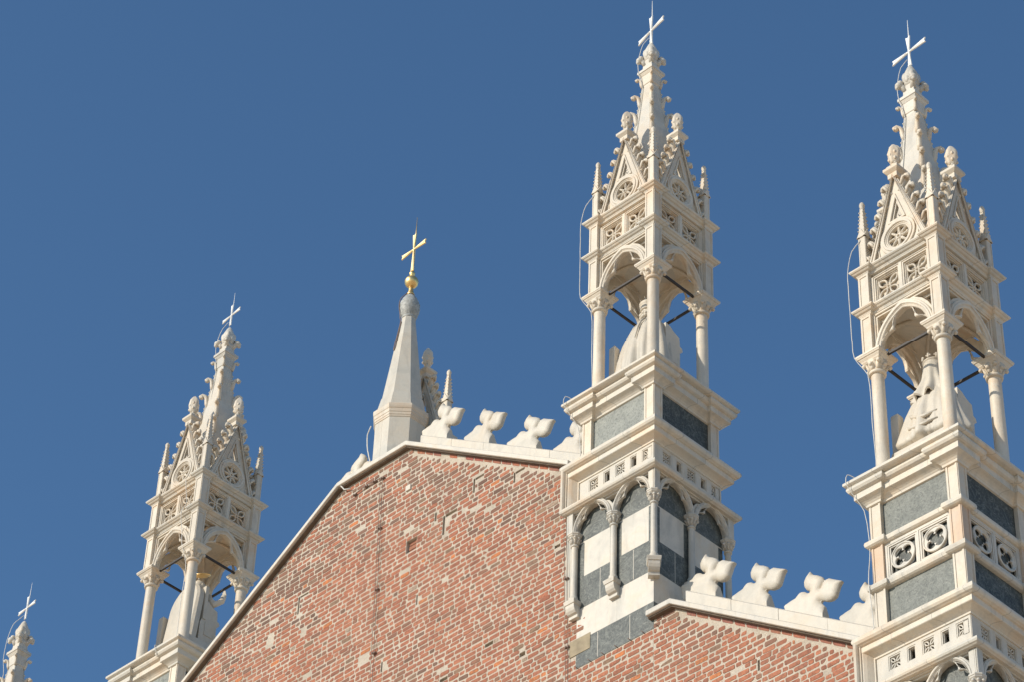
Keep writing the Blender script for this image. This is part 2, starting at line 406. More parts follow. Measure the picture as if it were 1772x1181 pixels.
def m_rosette():
    mb = MB(); holes = []
    for k in range(8):
        a = PI / 4 * (k + .5)
        pts = [(.075 * math.cos(a), 2.50 + .075 * math.sin(a))]
        for u in (-.32, -.16, 0, .16, .32): pts.append((.226 * math.cos(a + u), 2.50 + .226 * math.sin(a + u)))
        holes.append(pts)
    mb.plate([circ(.25, 0, 2.50, 32), circ(.026, 0, 2.5, 10)] + holes, -.79, -.735, .004)
    for k in range(8):
        a = PI / 4 * k
        along(mb, [(.06 * math.cos(a), 2.5 + .06 * math.sin(a)), (.14 * math.cos(a), 2.5 + .14 * math.sin(a)), (.235 * math.cos(a), 2.5 + .235 * math.sin(a))], -.789, [.014, .018, .006], 6)
    mb.plate([circ(.062, 0, 2.5, 16), circ(.026, 0, 2.5, 10)], -.815, -.78, .012)
    return mb.mesh('rosette', MARBLE)
def m_finial():
    mb = MB(); y = -.755
    mb.lathe([(.085, 4.22), (.09, 4.26), (.062, 4.29), (.058, 4.34), (.075, 4.37)], 14, 0, y)
    rs = []; n = 20
    for i in range(13):
        u = i / 12; z = 4.35 + .53 * u
        r = (.066 + .058 * math.sin(PI * min(1, u * 1.1)) ** .8) if u < .62 else .118 * ((1 - u) / .38) ** .75 + .008
        rs.append([((r * (1 + .12 * math.cos(4 * t + .6 * math.sin(6 * u)))) * math.cos(t), y + (r * (1 + .12 * math.cos(4 * t + .6 * math.sin(6 * u)))) * math.sin(t), z) for t in [2 * PI * j / n for j in range(n)]])
    mb.rings(rs, 0, True)
    for k in range(4):                       # carved leaves round the bud: nose, brows and chin like a little mask
        a = PI / 4 + PI / 2 * k; ca, sa = math.cos(a), math.sin(a)
        mb.ball((ca * .10, y + sa * .10, 4.45), .028, 8, (1, 1, 1.5)); mb.ball((ca * .10, y + sa * .10, 4.60), .032, 8, (1, 1, 1.5))
        a = PI / 2 * k; ca, sa = math.cos(a), math.sin(a)
        mb.ball((ca * .115, y + sa * .115, 4.53), .024, 8, (1, 1, 1.8)); mb.ball((ca * .075, y + sa * .075, 4.68), .035, 8, (1, 1, 1.5))
    return mb.mesh('finial', MARBLE)
def m_crocket():                             # hook leaf growing along local +X with tip curling down, root at origin, up = +Z
    mb = MB()
    mb.tube([(-.05, 0, -.12), (.02, 0, -.03), (.06, 0, .06), (.085, 0, .13), (.125, 0, .165), (.17, 0, .155), (.185, 0, .115), (.165, 0, .085)], [.04, .05, .05, .05, .052, .05, .042, .028], 8)
    for sg in (-1, 1):
        mb.tube([(.02, sg * .03, -.02), (.07, sg * .055, .07), (.11, sg * .065, .12), (.15, sg * .06, .10)], [.03, .036, .034, .018], 6)
    mb.ball((.155, 0, .125), .046, 8, (1, 1.4, 1))
    return mb.mesh('crocket', MARBLE)
def m_spirecrocket():
    mb = MB()
    mb.tube([(-.03, 0, -.20), (.0, 0, -.08), (.02, 0, .05), (.055, 0, .135), (.115, 0, .155), (.16, 0, .12), (.15, 0, .07)], [.045, .052, .048, .046, .048, .044, .03], 8)
    mb.ball((.125, 0, .095), .046, 8, (1, 1.25, 1)); mb.ball((.06, 0, .15), .04, 8, (1.2, 1, .8))
    return mb.mesh('spire_crocket', MARBLE)
def m_pinnacle():
    mb = MB(); h = .072
    mb.square([(.085, 2.06), (.085, 2.12), (h, 2.14), (h, 2.96)])
    e = .018
    for k in range(4):
        q = MB().box(-h, -h + e, -h - .008, -h, 2.16, 2.90).box(h - e, h, -h - .008, -h, 2.161, 2.899)
        q.plate([[(-h - .03, 2.92), (h + .03, 2.92), (0, 3.13)]], -h - .022, -h + .03, .004)
        mb.merge(q.rotz(k))
    mb.square([(h + .004, 2.95), (.066, 3.03), (.034, 3.64), (.03, 3.68)])
    for k in range(4):
        sx, sy = ((-1, -1), (1, -1), (1, 1), (-1, 1))[k]
        for i in range(6):
            z = 3.1 + .095 * i; r = .066 - .032 * (z - 3.03) / .61
            mb.ball((sx * (r + .004), sy * (r + .004), z), .017, 6)
    mb.lathe([(.03, 3.66), (.05, 3.68), (.035, 3.70), (.052, 3.74), (.055, 3.78), (.035, 3.83), (.008, 3.86)], 10)
    return mb.mesh('corner_pinnacle', MARBLE)
SPIRE = [(.60, 2.04), (.545, 2.4), (.455, 3.0), (.352, 3.9), (.277, 4.65), (.198, 5.45), (.135, 6.15), (.133, 6.2), (.15, 6.21), (.15, 6.30)]
def spw(z):
    for (w0, z0), (w1, z1) in zip(SPIRE, SPIRE[1:]):
        if z0 <= z <= z1: return w0 + (w1 - w0) * (z - z0) / (z1 - z0)
    return .13
def m_spire():
    mb = MB(); mb.square(SPIRE[:7])
    for k in range(4):                       # edge rolls
        sx, sy = ((-1, -1), (1, -1), (1, 1), (-1, 1))[k]
        mb.tube([(sx * (w_ - .006), sy * (w_ - .006), z) for w_, z in SPIRE[1:7]], .020, 6)
        for i in range(27):
            z = 2.6 + .13 * i; ww = spw(z)
            mb.ball((sx * (ww + .006), sy * (ww + .006), z), .024, 6)
    return mb.mesh('spire', MARBLE_W)
def m_collar():
    mb = MB()
    mb.square([(.132, 6.13), (.138, 6.20), (.15, 6.21), (.154, 6.22), (.156, 6.38), (.156, 6.49), (.165, 6.50), (.20, 6.565), (.215, 6.57), (.215, 6.64), (.17, 6.68), (.145, 6.71), (.13, 6.76), (.125, 6.86), (.14, 6.92), (.12, 7.0)])
    return mb.mesh('collar', MARBLE_W)
def m_bud():
    mb = MB()
    for k in range(4):
        sx, sy = ((-1, -1), (1, -1), (1, 1), (-1, 1))[k]
        mb.tube([(sx * .08, sy * .08, 6.86), (sx * .12, sy * .12, 6.96), (sx * .165, sy * .165, 7.03), (sx * .185, sy * .185, 7.0)], [.06, .06, .07, .055], 8)
        mb.ball((sx * .175, sy * .175, 7.02), .085, 12, (1, 1, .9)); mb.ball((sx * .155, sy * .155, 7.10), .06, 8); mb.ball((sx * .20, sy * .20, 6.96), .05, 8)
        ax, ay = ((0, -1), (1, 0), (0, 1), (-1, 0))[k]
        mb.ball((ax * .115, ay * .115, 7.14), .07, 10, (1, 1, 1.7)); mb.ball((sx * .085, sy * .085, 7.25), .065, 10, (1, 1, 1.9))
    mb.lathe([(.11, 6.96), (.15, 7.04), (.168, 7.12), (.165, 7.22), (.145, 7.33), (.11, 7.42), (.07, 7.52), (.035, 7.58)], 16)
    return mb.mesh('bud', MARBLE_W)
def m_cross(s=1.0, arm=.46, up=.43, down=.42):                # flared arms, in the XZ plane, centre at z = 0
    mb = MB(); t = .018
    def armq(L, w0, w1, dirx, dirz):
        px, pz = -dirz, dirx
        q = [(dirx * 0 + px * w0, dirz * 0 + pz * w0), (dirx * L + px * w1, dirz * L + pz * w1), (dirx * (L - .035) , dirz * (L - .035)), (dirx * L - px * w1, dirz * L - pz * w1), (-px * w0, -pz * w0)]
        mb.plate([q], -t, t, .006)
        m = [(dirx * .06 + px * .004, dirz * .06 + pz * .004), (dirx * (L - .06) + px * w1 * .45, dirz * (L - .06) + pz * w1 * .45), (dirx * (L - .06) - px * w1 * .45, dirz * (L - .06) - pz * w1 * .45), (dirx * .06 - px * .004, dirz * .06 - pz * .004)]
        mb.plate([m], -t - .008, t + .008)
    armq(arm, .016, .062, 1, 0); armq(arm, .016, .062, -1, 0); armq(up, .016, .058, 0, 1); armq(down, .016, .05, 0, -1)
    return mb
def m_crossw(): 
    return m_cross().mesh('cross', WHITEMETAL)
def m_lrod():
    return MB().tube([(0, .028, -.35), (0, .028, .45), (0, .028, .95)], [.012, .012, .005], 6).mesh('lightning_rod', WHITEMETAL)

def add_gable(parent, loc, rz, crock=True):
    g = link('gable', cached('gable', m_gable), parent, loc, rz)
    link('rosette', cached('rosette', m_rosette), g); link('finial', cached('finial', m_finial), g)
    if crock:
        cm = cached('crocket', m_crocket); L = math.hypot(GA, GH); ux, uz = GA / L, GH / L
        for sg in (-1, 1):
            for i in range(6):
                t = .20 + i * .305
                o = link('crocket', cm, g, (sg * (-GA + ux * t), -.775, 2.09 + uz * t))
                s = 1.0 + .04 * ((i * 7) % 3 - 1)
                o.rotation_euler = (0, 0, PI if sg > 0 else 0); o.scale = (.95 * s, .95 * s, 1.0 * s)
    return g

def build_top(root, cross_rz, arm):
    corners = ((-.73, -.73), (.73, -.73), (.73, .73), (-.73, .73))
    for x, y in corners:
        c = link('canopy_column', cached('column', m_column), root, (x, y, 0))
        link('capital', cached('capital', m_capital), c)
    for k in range(4):
        rz = k * PI / 2
        link('corner_pier', cached('pier', m_pier), root, (0, 0, 0), rz)
        link('arch_screen', cached('screen', m_screen), root, (0, 0, 0), rz)
        link('tie_rod', cached('rod', m_rod), root, (0, 0, 0), rz)
        link('tracery_panel', cached('tracery', m_tracery), root, (0, 0, 0), rz)
        add_gable(root, (0, 0, 0), rz)
    link('vault', cached('vault', m_vault), root); link('canopy_core', cached('core', m_core), root)
    link('string_course', cached('string', m_string), root, (0, 0, 2.07)); link('string_course', cached('string', m_string), root, (0, 0, 1.10))
    for sx, sy in ((-1, -1), (1, -1), (1, 1), (-1, 1)):
        link('corner_pinnacle', cached('pinnacle', m_pinnacle), root, (sx * .79, sy * .79, 0))
    sp = link('spire', cached('spire', m_spire), root)
    link('collar', cached('collar', m_collar), sp); link('bud', cached('bud', m_bud), sp)
    for sx, sy in ((-1, -1), (1, -1), (1, 1), (-1, 1)):
        for z, s in ((6.30, .72), (5.72, 1.0), (5.18, 1.08), (4.62, 1.12), (4.06, 1.12)):
            ww = spw(z)
            o = link('crocket', cached('spirecrocket', m_spirecrocket), sp, (sx * ww, sy * ww, z), math.atan2(sy, sx)); o.scale = (s, s, s)
    cr = link('cross', cached('cross', m_crossw), root, (0, 0, 8.0), cross_rz); cr.scale = (arm / .46,) * 3
    link('lightning_rod', cached('lrod', m_lrod), cr)

# ------------------------------------------------------------------ pedestals
CORN = [(0, -3.40), (.035, -3.39), (.045, -3.35), (.055, -3.34), (.075, -3.315), (.115, -3.285), (.16, -3.262), (.172, -3.255), (.18, -3.25), (.18, -3.125), (.188, -3.118), (.21, -3.115), (.245, -3.095), (.27, -3.05), (.272, -3.02), (.255, -2.98), (.235, -2.968)]
def m_cornice():
    mb = MB(); mb.broken(.935, .865, .24, CORN)
    mb.square([(1.10, -2.99), (1.20, -2.975), (1.225, -2.96), (1.245, -2.945), (1.247, -2.93), (1.247, -2.895), (1.235, -2.88)])
    return mb.mesh('cornice', MARBLE_C)
def pil_mesh(zs, name='pilaster'):
    def f():
        mb = MB(); x0, x1 = .70, .935
        for z0, z1, mi in zs:
            mb.box(x0, x1, -x1, -x0, z0, z1, mi); e, p = .038, .014
            mb.box(x0, x0 + e, -x1 - p, -x1, z0 + .01, z1 - .01, mi); mb.box(x1 - e, x1, -x1 - p, -x1, z0 + .012, z1 - .012, mi)
            mb.box(x0 + e, x1 - e, -x1 - p, -x1, z1 - .07, z1 - .012, mi); mb.box(x0 + e, x1 - e, -x1 - p, -x1, z0 + .012, z0 + .07, mi)
            mb.box(x1, x1 + p, -x1 + .001, -x1 + e, z0 + .01, z1 - .01, mi); mb.box(x1, x1 + p, -x0 - e, -x0, z0 + .012, z1 - .012, mi)
            mb.box(x1, x1 + p, -x1 + e, -x0 - e, z1 - .07, z1 - .012, mi); mb.box(x1, x1 + p, -x1 + e, -x0 - e, z0 + .012, z0 + .07, mi)
        return mb.mesh(name, MARBLE, MARBLE_P)
    return f
def m_panel(z0, z1, m):
    def f():
        mb = MB(); mb.box(-.70, .70, -.868, -.80, z0, z1)
        return mb.mesh('marble_panel', m)
    return f
def m_panelfillet(z0, z1):
    mb = MB(); mb.plate([rect(-.70, .70, z0, z1), rect(-.675, .675, z0 + .02, z1 - .03)], -.885, -.82, .004); return mb
EP = [(.96, -.41), (.985, -.405), (.99, -.375), (1.0, -.365), (1.025, -.345), (1.075, -.318), (1.125, -.302), (1.135, -.295), (1.14, -.285), (1.14, -.185), (1.175, -.175), (1.185, -.165), (1.215, -.15), (1.24, -.11), (1.245, -.075), (1.235, -.035), (1.205, -.005), (1.18, .0), (.95, .07)]
def m_ecornice():                                              # top of the torus at z = 0
    return MB().square(EP).mesh('cornice', MARBLE_C)
def m_fstring():
    return MB().square([(1.10, -.145), (1.185, -.14), (1.20, -.125), (1.225, -.11), (1.24, -.075), (1.235, -.035), (1.21, -.01), (1.0, .06), (.93, .065)]).mesh('string_course', MARBLE_C)
def m_frieze():                                                # relative to E top: z -.50 .. -1.0
    mb = MB(); z0, z1 = -1.02, -.40; holes = []
    xs = [.79 - .345 * i for i in range(5)]
    for i, cx in enumerate(xs): holes.append(rect(cx - .125, cx + .125, -.745, -.465) if i % 2 == 0 else rect(cx - .085, cx + .085, -.745, -.465))
    mb.plate([rect(-.955, .955, z0, z1)] + holes, -.965, -.80, .004)
    for i, cx in enumerate(xs):
        hw = .125 if i % 2 == 0 else .085
        frame(mb, cx - hw, cx + hw, -.745, -.465, -.955, [(.02, .03), (.036, .05)])
        if i % 2 == 0:
            cz = -.605
            for k in range(4):
                an = (1 if k % 2 == 0 else -1) * math.atan2(1, .9) + (PI if k > 1 else 0)
                mb.plate([vesica(.155, .042, an, cx, cz, .012), vesica(.130, .015, an, cx, cz, .04)], -.935, -.88, .005)
    return mb.mesh('frieze', MARBLE_W)
def m_endframe():                                              # return of the cornice moulding down the left side of the face
    mb = MB()
    zt, zb = -.05, -1.10
    prof = [(-1.245, -.90), (-1.245, -1.185), (-1.228, -1.22), (-1.20, -1.24), (-1.17, -1.228), (-1.152, -1.20), (-1.145, -1.165), (-1.125, -1.165), (-1.12, -1.135), (-1.10, -1.13), (-1.055, -1.09), (-1.01, -1.03), (-.985, -.995), (-.965, -.99), (-.955, -.90)]
    mb.rings([[(x, y, z) for x, y in prof] for z in (zb, zt)])
    return mb.mesh('end_frame', MARBLE)
AS = -1.70                                                     # spring of the small arches, relative to E top (z -4.46 -> -6.16)
def m_arcade(xl=-1.12):
    mb = MB(); top = -1.185
    a, h = .43, .50; cxs = (-.49, .53)
    lo = AS
    out = [(xl, lo), (xl, top), (1.13, top), (1.13, lo)]
    bottom = []
    for cx in reversed(cxs): bottom += list(reversed(arch(a, h, 10, cx, lo)))
    out = out + bottom
    holes = [[(1.06, top - .07), (.83, top - .07), (.95, top - .19), (1.06, top - .33)], [(xl + .07, top - .07), (-.79, top - .07), (-.91, top - .19), (xl + .07, top - .33)],
             [(-.20, top - .07), (.24, top - .07), (.10, top - .15), (.02, top - .27), (-.06, top - .15)]]
    mb.plate([out] + holes, -1.075, -.965, .006)
    mb.plate([[(xl, lo), (xl, top), (1.13, top), (1.13, lo), (1.09, lo), (1.09, top - .04), (xl + .04, top - .04), (xl + .04, lo)]], -1.12, -1.07, .008)
    for cx in cxs:
        mb.plate([arch(a + .07, h + .095, 12, cx, lo) + list(reversed(arch(a - .01, h - .01, 12, cx, lo)))], -1.115, -1.06, .012)
        mb.plate([arch(a + .045, h + .06, 12, cx, lo) + list(reversed(arch(a + .005, h + .005, 12, cx, lo)))], -1.135, -1.10, .012)
        cu = cusped(a, h, .135, 16, cx, lo, .52)
        mb.plate([arch(a + .01, h + .015, 14, cx, lo) + list(reversed(cu))] + eyelets(a, h, .135, cx, lo, .52), -1.095, -1.03, .010)
    return mb.mesh('arcade_screen', MARBLE_W)
def m_acol():
    mb = MB(); b = AS
    mb.lathe([(.095, b - 1.56), (.095, b - 1.52), (.082, b - 1.50), (.086, b - 1.46), (.066, b - 1.43), (.063, b - 1.40), (.060, b - .30), (.060, b - .26)], 16)
    return mb.mesh('arcade_column', MARBLE_W)
def m_acap():
    mb = MB(); b = AS; R0 = .060; bot, top = b - .28, b
    mb.lathe([(R0, bot - .01), (R0 * 1.35, bot), (R0 * 1.35, bot + .03), (R0 * 1.05, bot + .04), (R0 * 1.2, bot + .12), (R0 * 1.9, bot + .2), (R0 * 2.1, bot + .22)], 14)
    for k in range(8):
        a = PI / 4 * k; rr = .115 if k % 2 else .10; ca, sa = math.cos(a), math.sin(a)
        mb.tube([(ca * .06, sa * .06, bot + .06), (ca * .08, sa * .08, bot + .13), (ca * rr, sa * rr, bot + .18)], [.022, .026, .026], 6); mb.ball((ca * rr, sa * rr, bot + .17), .032, 8)
    mb.rings([[(r * math.cos(PI / 4 * j + PI / 8), r * math.sin(PI / 4 * j + PI / 8), z) for j in range(8)] for r, z in ((.11, bot + .19), (.14, bot + .22), (.145, bot + .245), (.155, bot + .25), (.155, top), (.14, top + .005))])
    return mb.mesh('capital', MARBLE_W)
def m_bracket():
    mb = MB(); b = AS - 1.56
    mb.square([(.135, b - .02), (.135, b - .005), (.12, b + .012)])
    mb.square([(.11, b - .09), (.12, b - .085), (.135, b - .02)])
    # quarter-round corbel running back to the wall (wall side is +Y)
    prof = [(-.105, b - .09), (-.10, b - .16), (-.08, b - .22), (-.045, b - .265), (.0, b - .285), (.0, b - .35), (.13, b - .35), (.13, b - .09)]
    rs = [[(x, y, z) for y, z in prof] for x in (-.105, .105)]
    mb.rings(rs)
    return mb.mesh('bracket', MARBLE_W)
def m_shaft():                                                 # banded masonry, relative to E top
    mb = MB(); w_ = .962
    bands = [(-4.72, GREEN, 1), (-4.12, None, 0), (-3.41, None, 1), (-2.69, None, 0), (-2.0, None, 1), (-1.0, None, 1)]
    zs = [-4.72, -4.12, -3.41, -2.69, -1.87, -1.02]; mi = [1, 0, 1, 0, 1]
    for (z0, z1, m) in zip(zs, zs[1:], mi):
        mb.square([(w_, z0), (w_, z1)], m)
    for x in (.93, -.0):
        pass
    # dark strips behind the little columns, thin joints between the blocks
    for k in range(4):
        q = MB()
        for x0, x1 in ((-.045 - .09, -.045 + .20), (.84, .958), (-.958, -.80)):
            q.box(x0, x1, -w_ - .003, -w_ + .05, -2.69, -1.9, 1)
        for x, z0, z1 in ((-.38, -3.41, -2.70), (.05, -4.12, -3.42), (-.42, -4.70, -4.13), (.38, -4.70, -4.13), (.46, -3.40, -2.70)):
            q.box(x - .006, x + .006, -w_ - .002, -w_ + .05, z0 + .01, z1 - .01, 2)
        mb.merge(q.rotz(k))
    return mb.mesh('banded_shaft', MARBLE_W, SHAFTGREEN, MARBLE_G)

def pedestal(root, kind):
    link('cornice', cached('cornice', m_cornice), root)
    if kind == 1:
        e = -4.45
        segs = [(-3.40, e, 0)]
        panels = [(-3.40, e)]
    else:
        e = -6.12
        segs = [(-3.40, -4.11, 0), (-4.27, -5.03, 1), (-5.185, e, 0)]
        panels = [(-3.40, -4.11), (-5.185, e)]
        def m_tor():
            return MB().broken(.935, .875, .24, [(0, -.08), (.02, -.078), (.055, -.07), (.085, -.045), (.095, 0), (.085, .045), (.055, .07), (.02, .078), (-.05, .085)]).mesh('torus_moulding', MARBLE_C)
        link('torus_moulding', cached('torus', m_tor), root, (0, 0, -4.19)); link('torus_moulding', cached('torus', m_tor), root, (0, 0, -5.107))
        def m_quat():
            mb = MB(); z0, z1 = -5.03, -4.27; cz = (z0 + z1) / 2
            mb.plate([rect(-.70, .70, z0, z1), rect(-.645, -.02, cz - .32, cz + .32), rect(.02, .645, cz - .32, cz + .32)], -.90, -.80, .005)
            for cx in (-.335, .335):
                frame(mb, cx - .31, cx + .31, cz - .32, cz + .32, -.89, [(.03, .02), (.055, .04)])
                pts = []
                for k in range(4):
                    a0 = PI / 4 + PI / 2 * k; ox, oz = .112 * math.cos(a0), .112 * math.sin(a0)
                    for u in range(-6, 7):
                        t = a0 + u / 6 * 2.02; pts.append((cx + ox + .088 * math.cos(t), cz + oz + .088 * math.sin(t)))
                mb.plate([circ(.250, cx, cz, 36), pts], -.885, -.835, .012)
                mb.plate([circ(.256, cx, cz, 36), circ(.222, cx, cz, 36)], -.90, -.87, .010)
            mb.box(-.69, .69, -.805, -.78, z0, z1, 1)
            return mb.mesh('quatrefoil_frieze', MARBLE_W, GREEN)
        for k in range(4): link('quatrefoil_frieze', cached('quat', m_quat), root, (0, 0, 0), k * PI / 2)
    for k in range(4):
        link('pilaster', cached('pil%d' % kind, pil_mesh(segs)), root, (0, 0, 0), k * PI / 2)
        for i, (z0, z1) in enumerate(panels):
            pale = (kind if k == 0 else 0)  # only the front face gets a paler green
            link('marble_panel', cached('panel%d%d%d' % (kind, i, pale), m_panel(z0, z1, (GREEN, PALE, MIDGREEN)[pale])), root, (0, 0, 0), k * PI / 2, 'panel of paler grey-green marble' if pale else None)
    def m_pc(): return MB().square([(.77, e + .02), (.77, -3.1)]).mesh('pedestal_core', MARBLE)
    link('pedestal_core', cached('pc%d' % kind, m_pc), root)
    link('cornice', cached('ecorn', m_ecornice), root, (0, 0, e)); link('string_course', cached('fstr', m_fstring), root, (0, 0, e - 1.06))
    link('frieze_shade_core', cached('fcore', lambda: MB().square([(.70, -1.05), (.70, -.38)]).mesh('frieze_shade_core', GREEN)), root, (0, 0, e))  # dark-coloured core imitates the deep shade inside the frieze openings
    link('banded_shaft', cached('shaft', m_shaft), root, (0, 0, e))
    for k in range(4):
        link('frieze', cached('frieze', m_frieze), root, (0, 0, e), k * PI / 2)
        link('arcade_screen', cached('arcade', m_arcade), root, (0, 0, e), k * PI / 2)
    link('end_frame', cached('endf', m_endframe), root, (0, 0, e))
    for (x, y, a) in ((1.035, -1.035, PI / 4), (.02, -1.035, 0), (-.985, -1.035, 0), (1.035, .0, PI / 2), (1.035, 1.035, PI * .75), (0, 1.035, PI), (-1.035, 1.035, PI * 1.25)):
        c = link('arcade_column', cached('acol', m_acol), root, (x, y, e), a)
        link('capital', cached('acap', m_acap), c); link('bracket', cached('abr', m_bracket), c)
    def m_pier2():
        return MB().square([(.93, -Z0 + .0), (.93, e - 4.72)]).mesh('tower_base', BRICK2)
    link('tower_base', cached('base%d' % kind, m_pier2), root)

def brick_plain():
    m, t, b = mat('distant_brick', .9); p = wpos(t)
    bt = N(t, 'ShaderNodeTexBrick'); bt.inputs['Scale'].default_value = 1; bt.inputs['Brick Width'].default_value = .28; bt.inputs['Row Height'].default_value = .115; bt.inputs['Mortar Size'].default_value = .012
    bt.inputs['Color1'].default_value = (.40, .15, .10, 1); bt.inputs['Color2'].default_value = (.30, .15, .10, 1); bt.inputs['Mortar'].default_value = (.5, .43, .33, 1)
    mp = N(t, 'ShaderNodeMapping'); mp.inputs['Rotation'].default_value = (R_(90), 0, 0); t.links.new(p, mp.inputs['Vector']); t.links.new(mp.outputs[0], bt.inputs['Vector'])
    t.links.new(bt.outputs['Color'], b.inputs['Base Color']); return m
BRICK2 = brick_plain()

X4, Z4, X2 = 6.837, -5.623, -14.047
TOWERS = {3: (0, 0, 'tall marble canopy tower directly right of the big brick gable, its cross reaching highest', 1, R_(-12.8), .485),
          4: (X4, Z4, 'nearest marble canopy tower, at the right edge, quatrefoil frieze between its dark green panels', 2, R_(-6), .45),
          2: (X2, 0, 'marble pinnacle tower half hidden behind the left slope of the brick gable', 1, R_(-5), .37),
          1: (X2 - X4, Z4, 'farthest marble tower, only its spire tip and white cross rising in the lower left corner', 2, R_(-5), .38)}
TW = {}
for k in (3, 4, 2, 1):
    x, z, lab, kind, crz, arm_ = TOWERS[k]
    r = thing('pinnacle_tower', lab, 'tower', (x, 0, Z0 + z), 0, 'marble pinnacle towers along the facade'); TW[k] = r
    build_top(r, crz, arm_); pedestal(r, kind)

# lightning cables clipped to the towers
def cable(root, pts, r=.008, name='lightning_cable', m=None):
    q = []; P = [Vector(p) for p in pts]; P = [P[0]] + P + [P[-1]]
    for i in range(1, len(P) - 2):
        p0, p1, p2, p3 = P[i - 1:i + 3]; n = max(3, int((p2 - p1).length / .25))
        for j in range(n):
            u = j / n; L = (p2 - p1).length
            m1 = (p2 - p0).normalized() * L * .7 if (p2 - p0).length else p2 - p1; m2 = (p3 - p1).normalized() * L * .7 if (p3 - p1).length else p2 - p1
            h = p1 * (2 * u**3 - 3 * u**2 + 1) + m1 * (u**3 - 2 * u**2 + u) + p2 * (-2 * u**3 + 3 * u**2) + m2 * (u**3 - u**2)
            q.append(tuple(h + Vector((random.uniform(-.003, .003), random.uniform(-.003, .003), 0))))
    q.append(pts[-1])
    link(name, MB().tube(q, r, 5).mesh(name, m or CABLE), root)
base = [(-.02, -.05, 7.75), (-.14, -.12, 7.55), (-.20, -.20, 7.0), (-.17, -.225, 6.6), (-.10, -.165, 6.1), (-.18, -.32, 4.4), (-.28, -.41, 3.6), (-.72, -.80, 3.0), (-.97, -.95, 2.6), (-1.03, -1.03, 2.07), (-1.035, -1.03, 1.6), (-1.03, -1.03, 1.1), (-1.03, -1.02, .5), (-1.01, -1.01, -.02), (-.85, -.86, -.4), (-.83, -.84, -1.5), (-.84, -.85, -2.86), (-1.0, -1.15, -2.85), (-1.1, -1.28, -2.78), (-1.12, -1.29, -3.0), (-1.0, -1.0, -3.45), (-.95, -.97, -4.3)]
cable(TW[3], base); cable(TW[4], base + [(-.96, -1.05, -5.0), (-.96, -.98, -5.9), (-.98, -1.1, -6.1)])
cable(TW[2], [(-.02, -.05, 7.75), (-.14, -.12, 7.55), (-.20, -.20, 7.0), (-.10, -.17, 6.0), (-.05, -.42, 3.2), (.35, -.90, 2.1), (.36, -.96, 2.0), (.36, -.86, 1.4), (.36, -.97, 1.1), (.40, -.9, .5), (.6, -1.0, .0), (.65, -.86, -.5), (.64, -.86, -1.6), (.62, -.86, -2.8), (.5, -1.0, -2.86), (.48, -1.28, -2.86), (.5, -1.2, -3.1)])
cable(TW[1], [(-.02, -.05, 7.75), (-.2, -.18, 7.5), (-.26, -.24, 7.0), (-.24, -.26, 6.42), (-.22, -.2, 6.0), (-.3, -.3, 5)])

# ------------------------------------------------------------------ statues
def robe(mb, rows, n=84, seed=1):                              # hanging drapery: sharp-edged folds that drift downwards
    rs = []; rn = random.Random(seed); ks = [(rn.uniform(5, 8), rn.uniform(0, 6)), (rn.uniform(9, 13), rn.uniform(0, 6))]
    for cx, cy, z, rx, ry, am in rows:
        ring = []
        for j in range(n):
            t = 2 * PI * j / n
            g = abs(math.sin(4 * t + ks[0][1] + .5 * z)) ** .8 * .65 + abs(math.sin(7.5 * t * 1.0666667 + ks[1][1] - .3 * z)) ** .9 * .35
            g += .25 * math.sin(3 * t + 1.5 * z + ks[0][0])
            f = 1 + am * (g - .5) * 2
            ring.append((cx + rx * f * math.cos(t), cy + ry * f * math.sin(t), z))
        rs.append(ring)
    mb.rings(rs, 0, True)
def loft(mb, rows, n=40, mi=0):                                # rows: cx, cy, z, rx, ry, fold amplitude, fold phase
    rs = []
    for cx, cy, z, rx, ry, am, ph in rows:
        ring = []
        for j in range(n):
            t = 2 * PI * j / n
            f = 1 + am * (math.sin(7 * t + ph) + .6 * math.sin(11 * t + 1.7 * ph) + .5 * math.sin(4 * t - ph)) / 2
            ring.append((cx + rx * f * math.cos(t), cy + ry * f * math.sin(t), z))
        rs.append(ring)
    mb.rings(rs, mi, True)
def throne_side():
    mb = MB()
    prof = [(-.14, -2.3), (-.14, -1.62), (-.10, -1.5), (-.08, -1.45), (-.08, -.95), (.05, -.98), (.16, -1.06), (.26, -1.10), (.32, -1.12), (.34, -1.36), (.40, -1.38), (.42, -1.46), (.34, -1.54), (.33, -2.3)]
    out = [(y, z) for y, z in prof]
    rs = [[(x, y, z) for y, z in out] for x in (.40, .48)]
    mb.rings(rs)
    mb.box(.47, .492, .0, .26, -1.9, -1.55)
    return mb
def statue_base(mb): mb.square([(.72, -2.885), (.72, -2.60), (.66, -2.56), (.62, -2.2)]); return mb
def head(mb, c, r):
    x, y, z = c
    mb.ball(c, r, 18, (.88, 1.0, 1.15)); mb.ball((x, y + r * .98, z - r * .12), r * .2, 8, (.7, 1, 1.3))     # nose on the street side
    for sg in (-1, 1): mb.ball((x + sg * r * .88, y - .01, z - r * .05), r * .22, 8, (.5, 1, 1.5))          # ears
    for sg in (-1, 1): mb.ball((x + sg * r * .35, y + r * .82, z + r * .1), r * .14, 8)
    mb.ball((x, y + r * .80, z - r * .55), r * .25, 8, (1.3, .8, .6))
    mb.lathe([(r * .62, z - r * 2.0), (r * .58, z - r * 1.4), (r * .62, z - r * .6)], 14, x, y)

